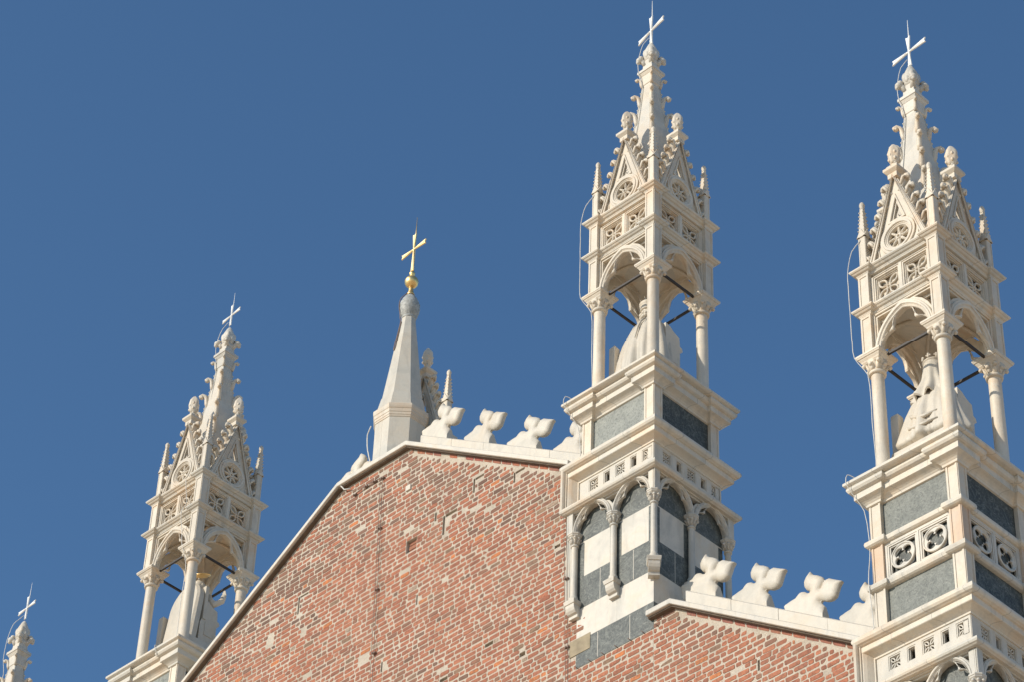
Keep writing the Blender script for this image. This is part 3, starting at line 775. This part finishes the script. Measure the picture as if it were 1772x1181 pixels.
st = thing('statue', 'robed marble figure in a round banded hat, under the canopy right of the gable', 'statue', (0, 0, Z0))
mb = MB(); robe(mb, [(0, -.12, -2.4, .56, .46, .16), (0, -.14, -2.1, .57, .47, .16), (0, -.14, -1.8, .55, .45, .15), (0, -.13, -1.5, .52, .41, .13), (0, -.12, -1.25, .48, .36, .11), (0, -.10, -1.05, .44, .31, .09), (0, -.08, -.9, .39, .26, .07), (0, -.06, -.79, .31, .21, .05), (0, -.05, -.71, .21, .17, .04), (0, -.05, -.64, .155, .145, .02)], 96, 3)
for sg, z0 in ((-1, -.70), (1, -.68)):
    mb.tube([(sg * .10, -.20, z0), (sg * .16, -.33, z0 - .22), (sg * .20, -.45, z0 - .55), (sg * .24, -.54, z0 - 1.0), (sg * .25, -.58, z0 - 1.5)], [.02, .028, .032, .03, .012], 6)
mb.tube([(.05, -.22, -.66), (.06, -.36, -.85), (.07, -.47, -1.1), (.06, -.53, -1.4)], [.02, .024, .026, .01], 6)
link('robe', mb.mesh('robe', LEAFST), st)
mb = MB(); head(mb, (0, -.06, -.46), .16)
for k in range(9): 
    a = PI + PI * (k + .5) / 9
    mb.ball((.155 * math.cos(a), -.06 + .16 * math.sin(a), -.50 - .03 * (k % 2)), .045, 8); mb.ball((.14 * math.cos(a), -.06 + .15 * math.sin(a), -.57), .04, 8)
link('head', mb.mesh('head', LEAFST), st)
mb = MB(); mb.lathe([(.165, -.40), (.185, -.385), (.18, -.36), (.165, -.35), (.178, -.27), (.19, -.25), (.195, -.20), (.18, -.185), (.12, -.18)], 20, 0, -.06); mb.tube([(-.02, -.06, -.2), (-.04, -.08, -.08), (-.08, -.1, .06)], [.03, .022, .006], 6)
link('hat', mb.mesh('hat', LEAFST), st)
mb = MB(); statue_base(mb); ts = throne_side(); mb.merge(ts)
t2 = throne_side(); t2.v = [(-x, y, z) for x, y, z in t2.v]; t2.f = [f[::-1] for f in t2.f]; mb.merge(t2)
mb.square([(.075, -2.3), (.075, -1.30), (.0, -1.18)], 0, None, -.60, -.42)
link('throne', mb.mesh('throne', LEAFST), st)

st = thing('statue', 'crowned marble figure with long veil and cloak, seen from behind in the nearest canopy', 'statue', (X4, 0, Z0 + Z4))
mb = MB(); robe(mb, [(0, -.1, -2.5, .50, .38, .08), (0, -.1, -2.12, .50, .40, .10), (.02, -.13, -2.10, .61, .51, .16), (.02, -.13, -2.02, .63, .53, .17), (.01, -.13, -1.85, .59, .49, .16), (.0, -.13, -1.6, .54, .44, .14), (-.01, -.12, -1.35, .50, .38, .12), (0, -.1, -1.1, .45, .32, .09), (0, -.08, -.92, .39, .26, .06), (0, -.07, -.79, .30, .21, .04), (0, -.06, -.69, .19, .17, .03), (0, -.06, -.6, .15, .15, .02)], 96, 8)
mb.tube([(-.42, -.34, -1.25), (-.2, -.52, -1.55), (.1, -.60, -1.72), (.4, -.48, -1.62)], [.015, .034, .038, .015], 6)
mb.tube([(-.46, -.36, -1.5), (-.25, -.56, -1.8), (.05, -.65, -1.92), (.35, -.55, -1.85)], [.015, .034, .036, .015], 6)
link('cloak', mb.mesh('cloak', LEAFST), st)
mb = MB(); head(mb, (0, -.05, -.36), .155)
link('head', mb.mesh('head', LEAFST), st)
mb = MB(); rs = []
for i, (z, rx, ry, am) in enumerate(((-1.06, .37, .38, .26), (-1.03, .385, .39, .26), (-.9, .35, .335, .24), (-.75, .30, .275, .20), (-.6, .22, .22, .15), (-.45, .19, .195, .10), (-.3, .172, .18, .02), (-.2, .15, .16, .0))):
    rs.append([((rx * (1 + am * math.sin(9 * t) / 2)) * math.cos(t), -.09 + (ry * (1 + am * math.sin(9 * t) / 2)) * math.sin(t), z + (.05 * math.sin(9 * t) if i < 2 else 0)) for t in [PI * .95 + PI * 1.1 * j / 39 for j in range(40)]])
ins = [[(x * .9, (y + .09) * .9 - .085, z) for x, y, z in reversed(r_)] for r_ in rs]
mb.rings([a + b for a, b in zip(rs, ins)], 0, True)
link('veil', mb.mesh('veil', LEAFST), st)
mb = MB(); mb.lathe([(.168, -.26), (.182, -.255), (.182, -.225), (.17, -.22), (.178, -.14), (.19, -.135), (.19, -.115), (.16, -.115)], 20, 0, -.05)
for k in range(8):
    a = PI / 4 * k + .2; x, y = .19 * math.cos(a), -.05 + .19 * math.sin(a)
    mb.ball((x, y, -.08), .03, 8, (1, 1, 1.3)); mb.ball((x, y, -.035), .026, 8); 
    for sg in (-1, 1): mb.ball((x - sg * .035 * math.sin(a), y + sg * .035 * math.cos(a), -.065), .02, 6)
link('crown', mb.mesh('crown', LEAFST), st)
mb = MB(); statue_base(mb); mb.merge(throne_side()); mb.merge(t2); mb.square([(.08, -2.3), (.08, -1.25), (.07, -1.22)], 0, None, -.62, -.40)
mb.box(-.46, -.2, -.2, -.06, -.92, -.84)
link('throne', mb.mesh('throne', LEAFST), st)

st = thing('statue', 'marble saint with gold halo on a round-backed throne, in the tower behind the left slope', 'statue', (X2, 0, Z0))
mb = MB(); statue_base(mb)
prof = [(-.50, -2.4)] + [(.50 * math.cos(PI - PI * i / 14), -1.0 + .62 * math.sin(PI * i / 14)) for i in range(15)] + [(.50, -2.4)]
q = MB().plate([prof], -.22, .0, .05); q.v = [(x * (1 + .1 * (z + 1) * -.4), y - .22 * max(0, min(1, (-.4 - z) / 1.5)), z) for x, y, z in q.v]; mb.merge(q)
mb.merge(throne_side()); mb.merge(t2); mb.box(.385, .50, -.09, .0, -1.5, -.60); mb.square([(.075, -2.3), (.075, -1.15), (.06, -1.12)], 0, None, -.62, -.34)
link('throne', mb.mesh('throne', LEAFST), st)
mb = MB(); robe(mb, [(0, .12, -2.3, .44, .40, .13), (0, .14, -1.6, .42, .38, .13), (0, .12, -1.1, .36, .28, .09), (0, .10, -.8, .35, .22, .06), (0, .09, -.62, .24, .17, .04), (0, .08, -.5, .12, .12, 0)], 72, 5)
mb.tube([(.30, .12, -.72), (.42, .22, -.95), (.46, .42, -.75), (.46, .46, -.6)], [.10, .09, .07, .06], 10)
for k, (dx, dz) in enumerate(((-.045, .13), (-.02, .16), (.008, .165), (.035, .14), (.06, .06))):
    mb.tube([(.46 + dx * .6, .46, -.6), (.46 + dx, .47, -.6 + dz * .6), (.46 + dx, .455, -.6 + dz)], [.018, .016, .012], 6)
mb.tube([(-.30, .12, -.72), (-.42, .22, -.98), (-.40, .42, -1.05), (-.38, .5, -1.02)], [.10, .09, .07, .06], 10)
link('robe', mb.mesh('robe', LEAFST), st)
mb = MB(); head(mb, (0, .08, -.30), .15); link('head', mb.mesh('head', LEAFST), st)
mb = MB(); mb.lathe([(.02, 0), (.10, .004), (.185, .0), (.20, .006), (.205, .018), (.185, .022), (.02, .02)], 28)
h = link('halo', mb.mesh('halo', GOLD), st, (.10, .05, -.06)); h.rotation_euler = (R_(20), R_(12), 0)

# ------------------------------------------------------------------ brick walls
PALETTE = [((.36, .126, .066), 44), ((.33, .118, .064), 34), ((.39, .142, .074), 24), ((.29, .108, .062), 12), ((.25, .115, .068), 6), ((.23, .14, .085), 3), ((.50, .165, .055), 3), ((.19, .10, .065), 2), ((.33, .24, .17), 1)]
PW = [c for c, n in PALETTE for _ in range(n)]
def hsh(a, b): 
    v = math.sin(a * 12.9898 + b * 78.233) * 43758.5453; return v - math.floor(v)
def vnoise(x, z):
    ix, iz = math.floor(x), math.floor(z); fx, fz = x - ix, z - iz; fx = fx * fx * (3 - 2 * fx); fz = fz * fz * (3 - 2 * fz)
    a = hsh(ix, iz) * (1 - fx) + hsh(ix + 1, iz) * fx; b = hsh(ix, iz + 1) * (1 - fx) + hsh(ix + 1, iz + 1) * fx
    return a * (1 - fz) + b * fz
def wall(root, top, x0, x1, zb, outline, excl, holes, topdark, soldier):
    YM, YB = -.954, -.959
    # mortar body: front plate with real recesses, then the wall's mass
    mbm = MB(); mbm.plate([outline] + [rect(h[0] - .0, h[1], h[2], h[3]) for h in holes], YM, YM + .11, 0)
    mbm.plate([outline], YM + .11, .60, 0)
    link('mortar', mbm.mesh('mortar', MORTAR), root)
    V = []; F = []; COL = []
    def one(a, b, z0, z1, y=YB, col=None, tilt=None):
        j = lambda s=.0075: random.uniform(-s, s)
        yo = y + random.uniform(-.0045, .003)
        k = len(V); e = .006
        if b - a < .035: return
        # back ring on the mortar, front ring slightly inset
        cut = random.random() < .07
        fr = [[a + j(), z0 + j()], [b + j(), z0 + j()], [b + j(), z1 + j()], [a + j(), z1 + j()]]
        if cut: 
            c_ = random.randrange(4); sgx = (1, -1, -1, 1)[c_]; fr[c_][0] += sgx * random.uniform(.015, .05); fr[c_][1] += (1, 1, -1, -1)[c_] * random.uniform(.0, .03)
        # eight-sided front so the corners read as worn
        ring = []
        for q in range(4):
            p, nx, pv = fr[q], fr[(q + 1) % 4], fr[(q - 1) % 4]; r_ = random.uniform(.009, .026)
            for o_ in (pv, nx):
                L = math.hypot(o_[0] - p[0], o_[1] - p[1]) or 1; t_ = min(.4, r_ / L)
                ring.append((p[0] + (o_[0] - p[0]) * t_, p[1] + (o_[1] - p[1]) * t_))
        cx = sum(p[0] for p in ring) / 8; cz = sum(p[1] for p in ring) / 8
        ty, tz = random.uniform(-.012, .012), random.uniform(-.03, .03)
        for (x, z) in ring: V.append((x, YM + .012 if y == YB else y + .05, z))
        for (x, z) in ring:
            dx, dz = cx - x, cz - z; L = math.hypot(dx, dz) or 1
            V.append((x + dx / L * e, yo + ty * (x - cx) + tz * (z - cz), z + dz / L * e))
        for q in range(8): F.append((k + q, k + (q + 1) % 8, k + 8 + (q + 1) % 8, k + 8 + q))
        F.append(tuple(k + 8 + q for q in range(8)))
        if col is None:
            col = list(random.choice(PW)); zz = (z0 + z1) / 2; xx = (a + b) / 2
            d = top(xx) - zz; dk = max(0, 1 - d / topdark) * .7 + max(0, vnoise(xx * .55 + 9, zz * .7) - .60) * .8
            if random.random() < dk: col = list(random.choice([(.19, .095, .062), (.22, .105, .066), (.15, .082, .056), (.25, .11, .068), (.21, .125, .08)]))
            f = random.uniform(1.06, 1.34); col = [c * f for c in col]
        COL.extend([(*col, 1)] * (8 + 1))
    ch = .1155; row = 0; z = zb
    while z < 0.0:
        wob = lambda x: .006 * math.sin(x * 1.3 + row) + .004 * math.sin(x * 3.1 + row * 2)
        x = x0 - random.uniform(0, .3); i = random.randrange(5)
        while x < x1:
            L = (.296, .152, .296, .296, .152)[i % 5] * random.uniform(.90, 1.08); i += 1
            if random.random() < .06: L = .152
            a, b = x + .0095, x + L - .0095; x += L
            z0 = z + .0135 + wob(a); z1 = z + ch - .0135 + wob(a)
            lim = .02 + (.13 if soldier(a) else 0)
            if b < x0 or a > x1: continue
            a = max(a, x0); b = min(b, x1)
            # clip to the profile
            ok = True
            for _ in range(8):
                if top(a) - lim < z1: a += .035
                if top(b) - lim < z1: b -= .035
            if b - a < .05 or top(a) - lim < z1 or top(b) - lim < z1: continue
            for ex in excl:
                if a < ex[1] and b > ex[0] and z0 < ex[3] and z1 > ex[2]:
                    if a < ex[0] - .06: b = min(b, ex[0] - .012)
                    elif b > ex[1] + .06: a = max(a, ex[1] + .012)
                    else: ok = False
            for h in holes:
                if a < h[1] and b > h[0] and z0 < h[3] and z1 > h[2]: 
                    if a < h[0] - .05: b = h[0] - .008
                    elif b > h[1] + .05: a = h[1] + .008
                    else: ok = False
            if not ok or b - a < .04: continue
            pn = vnoise(a * 1.9 + 40, z0 * 2.6)
            if pn > .945 and vnoise(a * 9, z0 * 11) > .40: continue             # mortar smear
            if random.random() < .006: continue
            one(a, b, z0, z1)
        z += ch; row += 1
    # course laid along the slope under the coping
    x = x0
    while x < x1:
        L = .27 * random.uniform(.85, 1.1)
        if soldier(x) and soldier(x + L) and random.random() < .93:
            k = len(V); sl = (top(x + .1) - top(x))  / .1; c0 = len(COL)
            one(x + .012, x + L - .012, -.115, -.022, col=[c * random.uniform(.9, 1.1) for c in random.choice([(.42, .135, .08), (.46, .15, .075), (.38, .13, .085), (.34, .13, .09)])])
            for q in range(k, len(V)): vx, vy, vz = V[q]; V[q] = (vx, vy, vz + top(vx))
        x += L
    # brick backs seen in the recesses
    for h in holes:
        if len(h) > 4:
            z = h[2]
            while z < h[3] - .03: one(h[0] + .004, h[1] - .004, z + .006, min(z + .105, h[3]), YM + h[4], [.40, .17, .10]); z += .112
    me = bpy.data.meshes.new('brickwork'); me.from_pydata(V, [], F); me.materials.append(BRICK)
    at = me.attributes.new('tint', 'FLOAT_COLOR', 'FACE'); at.data.foreach_set('color', [c for q in COL for c in q])
    bm = bmesh.new(); bm.from_mesh(me); bmesh.ops.recalc_face_normals(bm, faces=bm.faces[:]); bm.to_mesh(me); bm.free()
    link('brickwork', me, root)

PKL, PKR, PKZ, SLP = -8.05, -5.95, -1.25, .650
def top1(x):
    if x < PKL: return PKZ - (PKL - x) * SLP
    if x > PKR: return PKZ - (x - PKR) * SLP
    return PKZ
w1 = thing('brick_wall', 'large red brick gable wall with old mortar patches filling the middle of the view', 'wall', (0, 0, Z0))
HOLES1 = [(-5.86, -5.55, -4.08, -3.76, .07), (-3.96, -3.91, -3.50, -3.14), (-3.90, -3.66, -3.20, -3.14), (-4.80, -4.74, -4.14, -3.66), (-4.73, -4.40, -3.72, -3.64), (-2.80, -2.755, -3.86, -3.60), (-2.745, -2.50, -3.66, -3.60),
          (-9.15, -9.10, -4.0, -3.55), (-9.09, -8.84, -3.60, -3.55), (-6.36, -6.32, -6.75, -6.50), (-5.05, -5.0, -3.66, -3.44), (-3.4, -3.18, -7.55, -7.47), (-2.45, -2.3, -8.22, -8.12), (-4.62, -4.40, -7.80, -7.72), (-7.4, -7.26, -7.3, -7.22), (-5.45, -5.41, -5.55, -5.3), (-1.6, -1.45, -6.1, -6.03)]
EX1 = [(-1.28, .97, -7.72, -3.5), (-.74, .97, -9.17, -3.5), (-1.13, -.60, -8.87, -8.50), (-5.98, -5.82, -2.42, -2.27), (-8.95, -8.80, -4.60, -4.45), (-10.05, -9.85, -4.4, -4.2), (-7.0, -6.75, -6.2, -6.05)]
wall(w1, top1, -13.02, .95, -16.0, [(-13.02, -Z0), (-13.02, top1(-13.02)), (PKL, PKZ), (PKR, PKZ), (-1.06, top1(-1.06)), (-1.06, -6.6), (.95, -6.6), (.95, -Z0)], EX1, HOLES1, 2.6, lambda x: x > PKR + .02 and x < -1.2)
mb = MB(); mb.box(-1.125, -.605, -.972, -.92, -8.86, -8.51); link('stone_block', mb.mesh('stone_block', SAND), w1)
mb = MB(); mb.box(-5.97, -5.83, -.99, -.93, -2.41, -2.28); link('stone_fragment', mb.mesh('stone_fragment', LEAFST), w1)
mb = MB(); mb.box(-1.27, -.955, -.964, -.9, -7.70, -4.4); link('marble_jamb', mb.mesh('marble_jamb', MARBLE_G), w1)
W2L, W2R, W2Z, SLP2 = .90, 1.47, -8.95, .672
def top2(x): return W2Z if x < W2R else W2Z - (x - W2R) * SLP2
w2 = thing('brick_wall', 'lower red brick wall with sloping coping between the two right hand towers', 'wall', (0, 0, Z0))
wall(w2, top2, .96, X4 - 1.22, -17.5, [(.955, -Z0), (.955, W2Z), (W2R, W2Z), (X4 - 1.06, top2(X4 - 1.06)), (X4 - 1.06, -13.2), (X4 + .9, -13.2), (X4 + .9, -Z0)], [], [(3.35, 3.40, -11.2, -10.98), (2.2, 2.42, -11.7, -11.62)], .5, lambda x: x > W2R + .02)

# copings
def coping(root, path, th, mats=MARBLE_W):
    """path: (x, z) of the lower edge line; front slab, mitred at the bends"""
    mb = MB(); sec = [(-.94, 0.0), (-1.10, 0.004), (-1.11, .014), (-1.11, th - .02), (-1.095, th), (-.80, th + .01), (.80, th + .01), (.80, 0)]
    rs = []
    for x, z in path: rs.append([(x, y, z + dz) for y, dz in sec])
    mb.rings(rs)
    shade_strip = MB(); bs = [(-.90, -.034), (-1.045, -.034), (-1.05, -.03), (-1.05, -.006), (-1.045, -.002), (-.90, -.002)]  # added dark strip imitating the coping's shaded underside and its shadow
    shade_strip.rings([[(x, y, z + dz) for y, dz in bs] for x, z in path])
    link('coping_shade_strip', shade_strip.mesh('coping_shade_strip', SHADEBROWN), root)
    return link('coping', mb.mesh('coping', mats), root)
TH = .125
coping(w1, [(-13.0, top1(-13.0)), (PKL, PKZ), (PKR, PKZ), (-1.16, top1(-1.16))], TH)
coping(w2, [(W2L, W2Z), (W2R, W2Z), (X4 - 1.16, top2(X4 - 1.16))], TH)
def plinth(root, xa, xb, top, h):
    mb = MB(); n = max(2, int(abs(xb - xa) / .9)); 
    for i in range(n):
        a = xa + (xb - xa) * i / n; b = xa + (xb - xa) * (i + 1) / n; g = .004; dy = random.uniform(-.004, .004)
        lo = TH - .02
        sec = [(-.80 + dy, lo), (-.80 + dy, TH + h - .03), (-.77 + dy, TH + h), (.2, TH + h), (.2, lo)]
        mb.rings([[(x, y, top(x) + z) for y, z in sec] for x in (a + g, b - g)])
    return link('coping_plinth', mb.mesh('coping_plinth', LEAFST), root)
plinth(w1, PKR + .12, -1.0, top1, .36); plinth(w1, -13.0, PKL - .12, top1, .36)
plinth(w2, W2R + .12, X4 - 1.0, top2, .37)

# wall cables
def wcable(pts, r=.006):
    cable(w1, pts, r, 'cable', DARKCABLE)
ca = [(-6.78, -1.0, -1.62), (-6.735, -1.0, -2.75), (-6.685, -1.0, -4.27), (-6.61, -1.0, -6.9), (-6.55, -1.0, -9.5)]
wcable(ca); wcable([(x + .07, y, z) for x, y, z in ca])
cb = [(-1.42, -1.0, -4.2), (-1.33, -1.0, -5.6), (-1.25, -1.0, -7.5), (-1.18, -1.0, -9.6)]
wcable(cb); wcable([(x + .075, y, z) for x, y, z in cb]); 
clips = MB()
for x, y, z in [(-6.75, -.985, -1.66), (-6.72, -.985, -3.0), (-6.66, -.985, -4.6), (-6.60, -.985, -6.2), (-1.33, -.985, -5.4), (-1.26, -.985, -7.0), (-1.2, -.985, -8.6), (-7.25, -.985, -1.62), (-7.0, -.985, -1.62), (-7.6, -.985, -1.66)]:
    clips.box(x - .012, x + .082, y - .03, y + .03, z - .012, z + .012); clips.ball((x + .02, y - .03, z), .018, 8)
clips.tube([(-7.62, -1.0, -1.66), (-7.2, -1.01, -1.60), (-6.75, -1.0, -1.64)], .010, 6)
for i in range(7):
    x = -.9 + .33 * i; clips.tube([(x, -.94, -9.19), (x - .03, -1.03, -9.15)], .009, 5)
link('cable_clip', clips.mesh('cable_clip', DARKCABLE), w1)
mb = MB(); mb.tube([(-8.02, -1.05, -1.08), (-8.0, -1.09, -1.2), (-7.9, -1.02, -1.36), (-7.72, -1.0, -1.42)], .016, 6); link('cable', mb.mesh('cable', CABLE), w1)

# ------------------------------------------------------------------ leaf crest ornaments
LEAF = [(-.345, .195), (-.31, .219), (-.241, .281), (-.19, .31), (-.123, .319), (-.08, .355), (-.033, .384), (.016, .39), (.083, .365), (.13, .32), (.175, .30), (.206, .30), (.205, .33), (.127, .379), (.077, .467), (.071, .56), (.12, .646), (.185, .70), (.222, .735), (.274, .645), (.394, .58), (.495, .50), (.53, .42), (.505, .35), (.45, .275), (.515, .375), (.565, .41), (.645, .41), (.761, .335), (.93, .235), (.866, .171), (.821, .071), (.777, -.023), (.684, -.064), (.576, -.043), (.477, .016), (.415, .03), (.447, -.034), (.516, -.122), (.516, -.62), (-.30, -.10)]
def m_leaf(mirror):
    pts = [(-x, z) for x, z in reversed(LEAF)] if mirror else LEAF
    mb = MB().plate([pts], -.12, .12)
    me = mb.mesh('leaf_raw', LEAFST)
    ob = bpy.data.objects.new('tmp_leaf', me); C.objects.link(ob)
    r = ob.modifiers.new('r', 'REMESH'); r.mode = 'VOXEL'; r.voxel_size = .017
    s = ob.modifiers.new('s', 'SMOOTH'); s.factor = .5; s.iterations = 2
    dg = bpy.context.evaluated_depsgraph_get(); out = bpy.data.meshes.new_from_object(ob.evaluated_get(dg))
    bpy.data.objects.remove(ob)
    # puff the lobes: thickness grows with distance from the outline
    P = [Vector((x, 0, z)) for x, z in pts]
    for v in out.vertices:
        d = 9.0; q = Vector((v.co.x, 0, v.co.z))
        for a, b in zip(P, P[1:] + P[:1]):
            ab = b - a; t = max(0, min(1, (q - a).dot(ab) / max(ab.length_squared, 1e-9))); d = min(d, (q - a - ab * t).length)
        f = .12 + 1.0 * math.sqrt(max(0, 1 - (1 - min(1, d / .15)) ** 2))
        hz = v.co.z - (.10 - .62 * v.co.x * (-1 if mirror else 1)); k_ = max(0, min(1, .5 - hz / .16)); f = f * .70 * (1 - k_) + .92 * k_
        v.co.y *= f
    out.name = 'leaf_crest'
    out.polygons.foreach_set('use_smooth', [True] * len(out.polygons))
    out.materials.clear(); out.materials.append(LEAFST)
    return out
LM, LMM = m_leaf(False), m_leaf(True)
G = 'leaf ornaments along the gable copings'
lab1 = ['leaf-shaped marble ornament beside the octagonal spire, highest on the big gable', 'leaf-shaped marble ornament on the big gable, second down from the octagonal spire', 'leaf-shaped marble ornament on the big gable, third down, just before the tower', 'leaf-shaped marble ornament on the big gable, half hidden by the tall tower']
for i in range(4):
    x, z = -5.766 + 1.32 * i, -.206 - .883 * i
    o = thing('leaf_ornament', lab1[i], 'ornament', (x - .15, -.3, Z0 + z - .30), R_((0, -3, 2.5, -1)[i]), G, LM); o.scale = ((.93, 1, 1.02), (.95, 1, 1), (.97, .96, .98), (.95, 1, 1))[i]
lab2 = ['leaf-shaped marble ornament in front of the tall tower, first on the lower coping', 'leaf-shaped marble ornament on the lower coping, second from the tall tower', 'leaf-shaped marble ornament on the lower coping, third from the tall tower', 'leaf-shaped marble ornament on the lower coping half hidden by the nearest tower']
for i in range(4):
    x, z = 1.614 + 1.195 * i, -7.944 - .80 * i
    o = thing('leaf_ornament', lab2[i], 'ornament', (x - .15, -.3, Z0 + z - .30), R_((2, -2, 3, 0)[i]), G, LM); o.scale = ((.94, 1.05, 1), (.97, 1, 1), (.95, .95, 1.02), (.95, 1, 1))[i]
for i in range(4):
    x, z = -8.24 - 1.32 * i, -.206 - .883 * i
    if i == 0: thing('leaf_ornament', 'leaf-shaped marble ornament peeking over the left shoulder of the big gable', 'ornament', (x + .206, -.3, Z0 + z - .285), 0, G, LMM)

# ------------------------------------------------------------------ octagonal spire at the peak
CX, CY = -7.02, -.33
ospire = thing('octagonal_spire', 'grey-white octagonal stone spire with gilded ball and cross behind the peak of the brick gable', 'spire', (CX, CY, Z0))
def octo(mb, prof, mi=0): return mb.rings([[(a / math.cos(PI / 8) * math.cos(PI / 4 * j + PI / 8), a / math.cos(PI / 8) * math.sin(PI / 4 * j + PI / 8), z) for j in range(8)] for a, z in prof], mi)
mb = MB(); octo(mb, [(.535, -1.3), (.535, .26)]); 
for k in range(8):
    a = PI / 4 * k + .02
    q = MB().box(-.004, .004, -.5375, -.50, -1.2, .2)
    if k % 2 == 0: mb.merge(q.rotz(k // 2))
link('shaft', mb.mesh('shaft', MARBLE_G), ospire)
mb = MB(); octo(mb, [(.52, .14), (.548, .16), (.552, .20), (.562, .21), (.562, .27), (.572, .28), (.575, .36), (.588, .38), (.598, .43), (.598, .48), (.588, .505), (.52, .53)]); link('cornice', mb.mesh('cornice', MARBLE_C), ospire)
mb = MB(); octo(mb, [(.53, .50), (.525, .54), (.455, .90), (.452, .915), (.437, .93), (.137, 3.50)]); link('cone', mb.mesh('cone', MARBLE_G), ospire)
mb = MB(); n = 24; rs = []
for i in range(17):
    u = i / 16; z = 3.42 + .78 * u; r = max(.02, .232 * math.sin(PI * (.12 + .86 * u)) ** .7)
    rs.append([(r * (1 + .07 * math.sin(12 * t + 9 * u) * math.sin(24 * u)) * math.cos(t), r * (1 + .07 * math.sin(12 * t + 9 * u) * math.sin(24 * u)) * math.sin(t), z) for t in [2 * PI * j / n for j in range(n)]])
mb.rings(rs, 0, True); mb.lathe([(.14, 3.42), (.165, 3.44), (.165, 3.48), (.14, 3.50)], 20)
link('lead_bud', mb.mesh('lead_bud', LEAD), ospire)
mb = MB(); mb.lathe([(.10, 4.16), (.075, 4.22), (.05, 4.34), (.055, 4.42)], 16); mb.ball((0, 0, 4.57), .158, 28); mb.lathe([(.04, 4.70), (.045, 4.76), (.065, 4.79), (.07, 4.83), (.05, 4.88), (.03, 4.92)], 16)
link('gilded_ball', mb.mesh('gilded_ball', GOLD), ospire)
cr = link('cross', m_cross(1, .42, .48, .68).mesh('cross', PALEGOLD), ospire, (0, 0, 5.58), R_(-3))
link('lightning_rod', MB().tube([(0, .028, -.5), (0, .028, .5), (0, .028, 1.03)], [.014, .014, .005], 6).mesh('lightning_rod', GOLD), cr)
ed = lambda z, dx: ((-.383 + dx) * (.137 + (3.5 - z) * .1167 + .012) / .924, -.924 * (.137 + (3.5 - z) * .1167 + .012) / .924, z)
cable(ospire, [(-.03, -.07, 4.22), (-.09, -.20, 4.0), (-.10, -.23, 3.8), (-.09, -.19, 3.5), ed(3.3, -.02), ed(2.8, -.02), ed(2.42, -.02), ed(2.38, .06), ed(2.5, .12), ed(2.9, .12), ed(3.3, .12)], .011, 'lightning_cable', DARKCABLE)
cable(ospire, [(-.56, -.36, .42), (-.68, -.34, .25), (-.64, -.34, -.2), (-.58, -.30, -.5), (-.56, -.3, -.9)], .013)
# the crocketed gable on its street side, with two corner pinnacles
dzg = -1.90
ggr = add_gable(ospire, (0, .63 + .775, dzg), 0)
for sx in (-1, 1): link('corner_pinnacle', cached('pinnacle', m_pinnacle), ospire, (sx * .70, .68, dzg))
link('gable_base', MB().box(-.80, .80, .50, .95, -2.2, .14).mesh('gable_base', MARBLE), ospire)

# ------------------------------------------------------------------ ground and nave behind
g = link('ground', MB().add([(-3000, -3000, 0), (3000, -3000, 0), (3000, 3000, 0), (-3000, 3000, 0)], [(0, 1, 2, 3)]).mesh('ground', PAVE)); g['kind'] = 'structure'
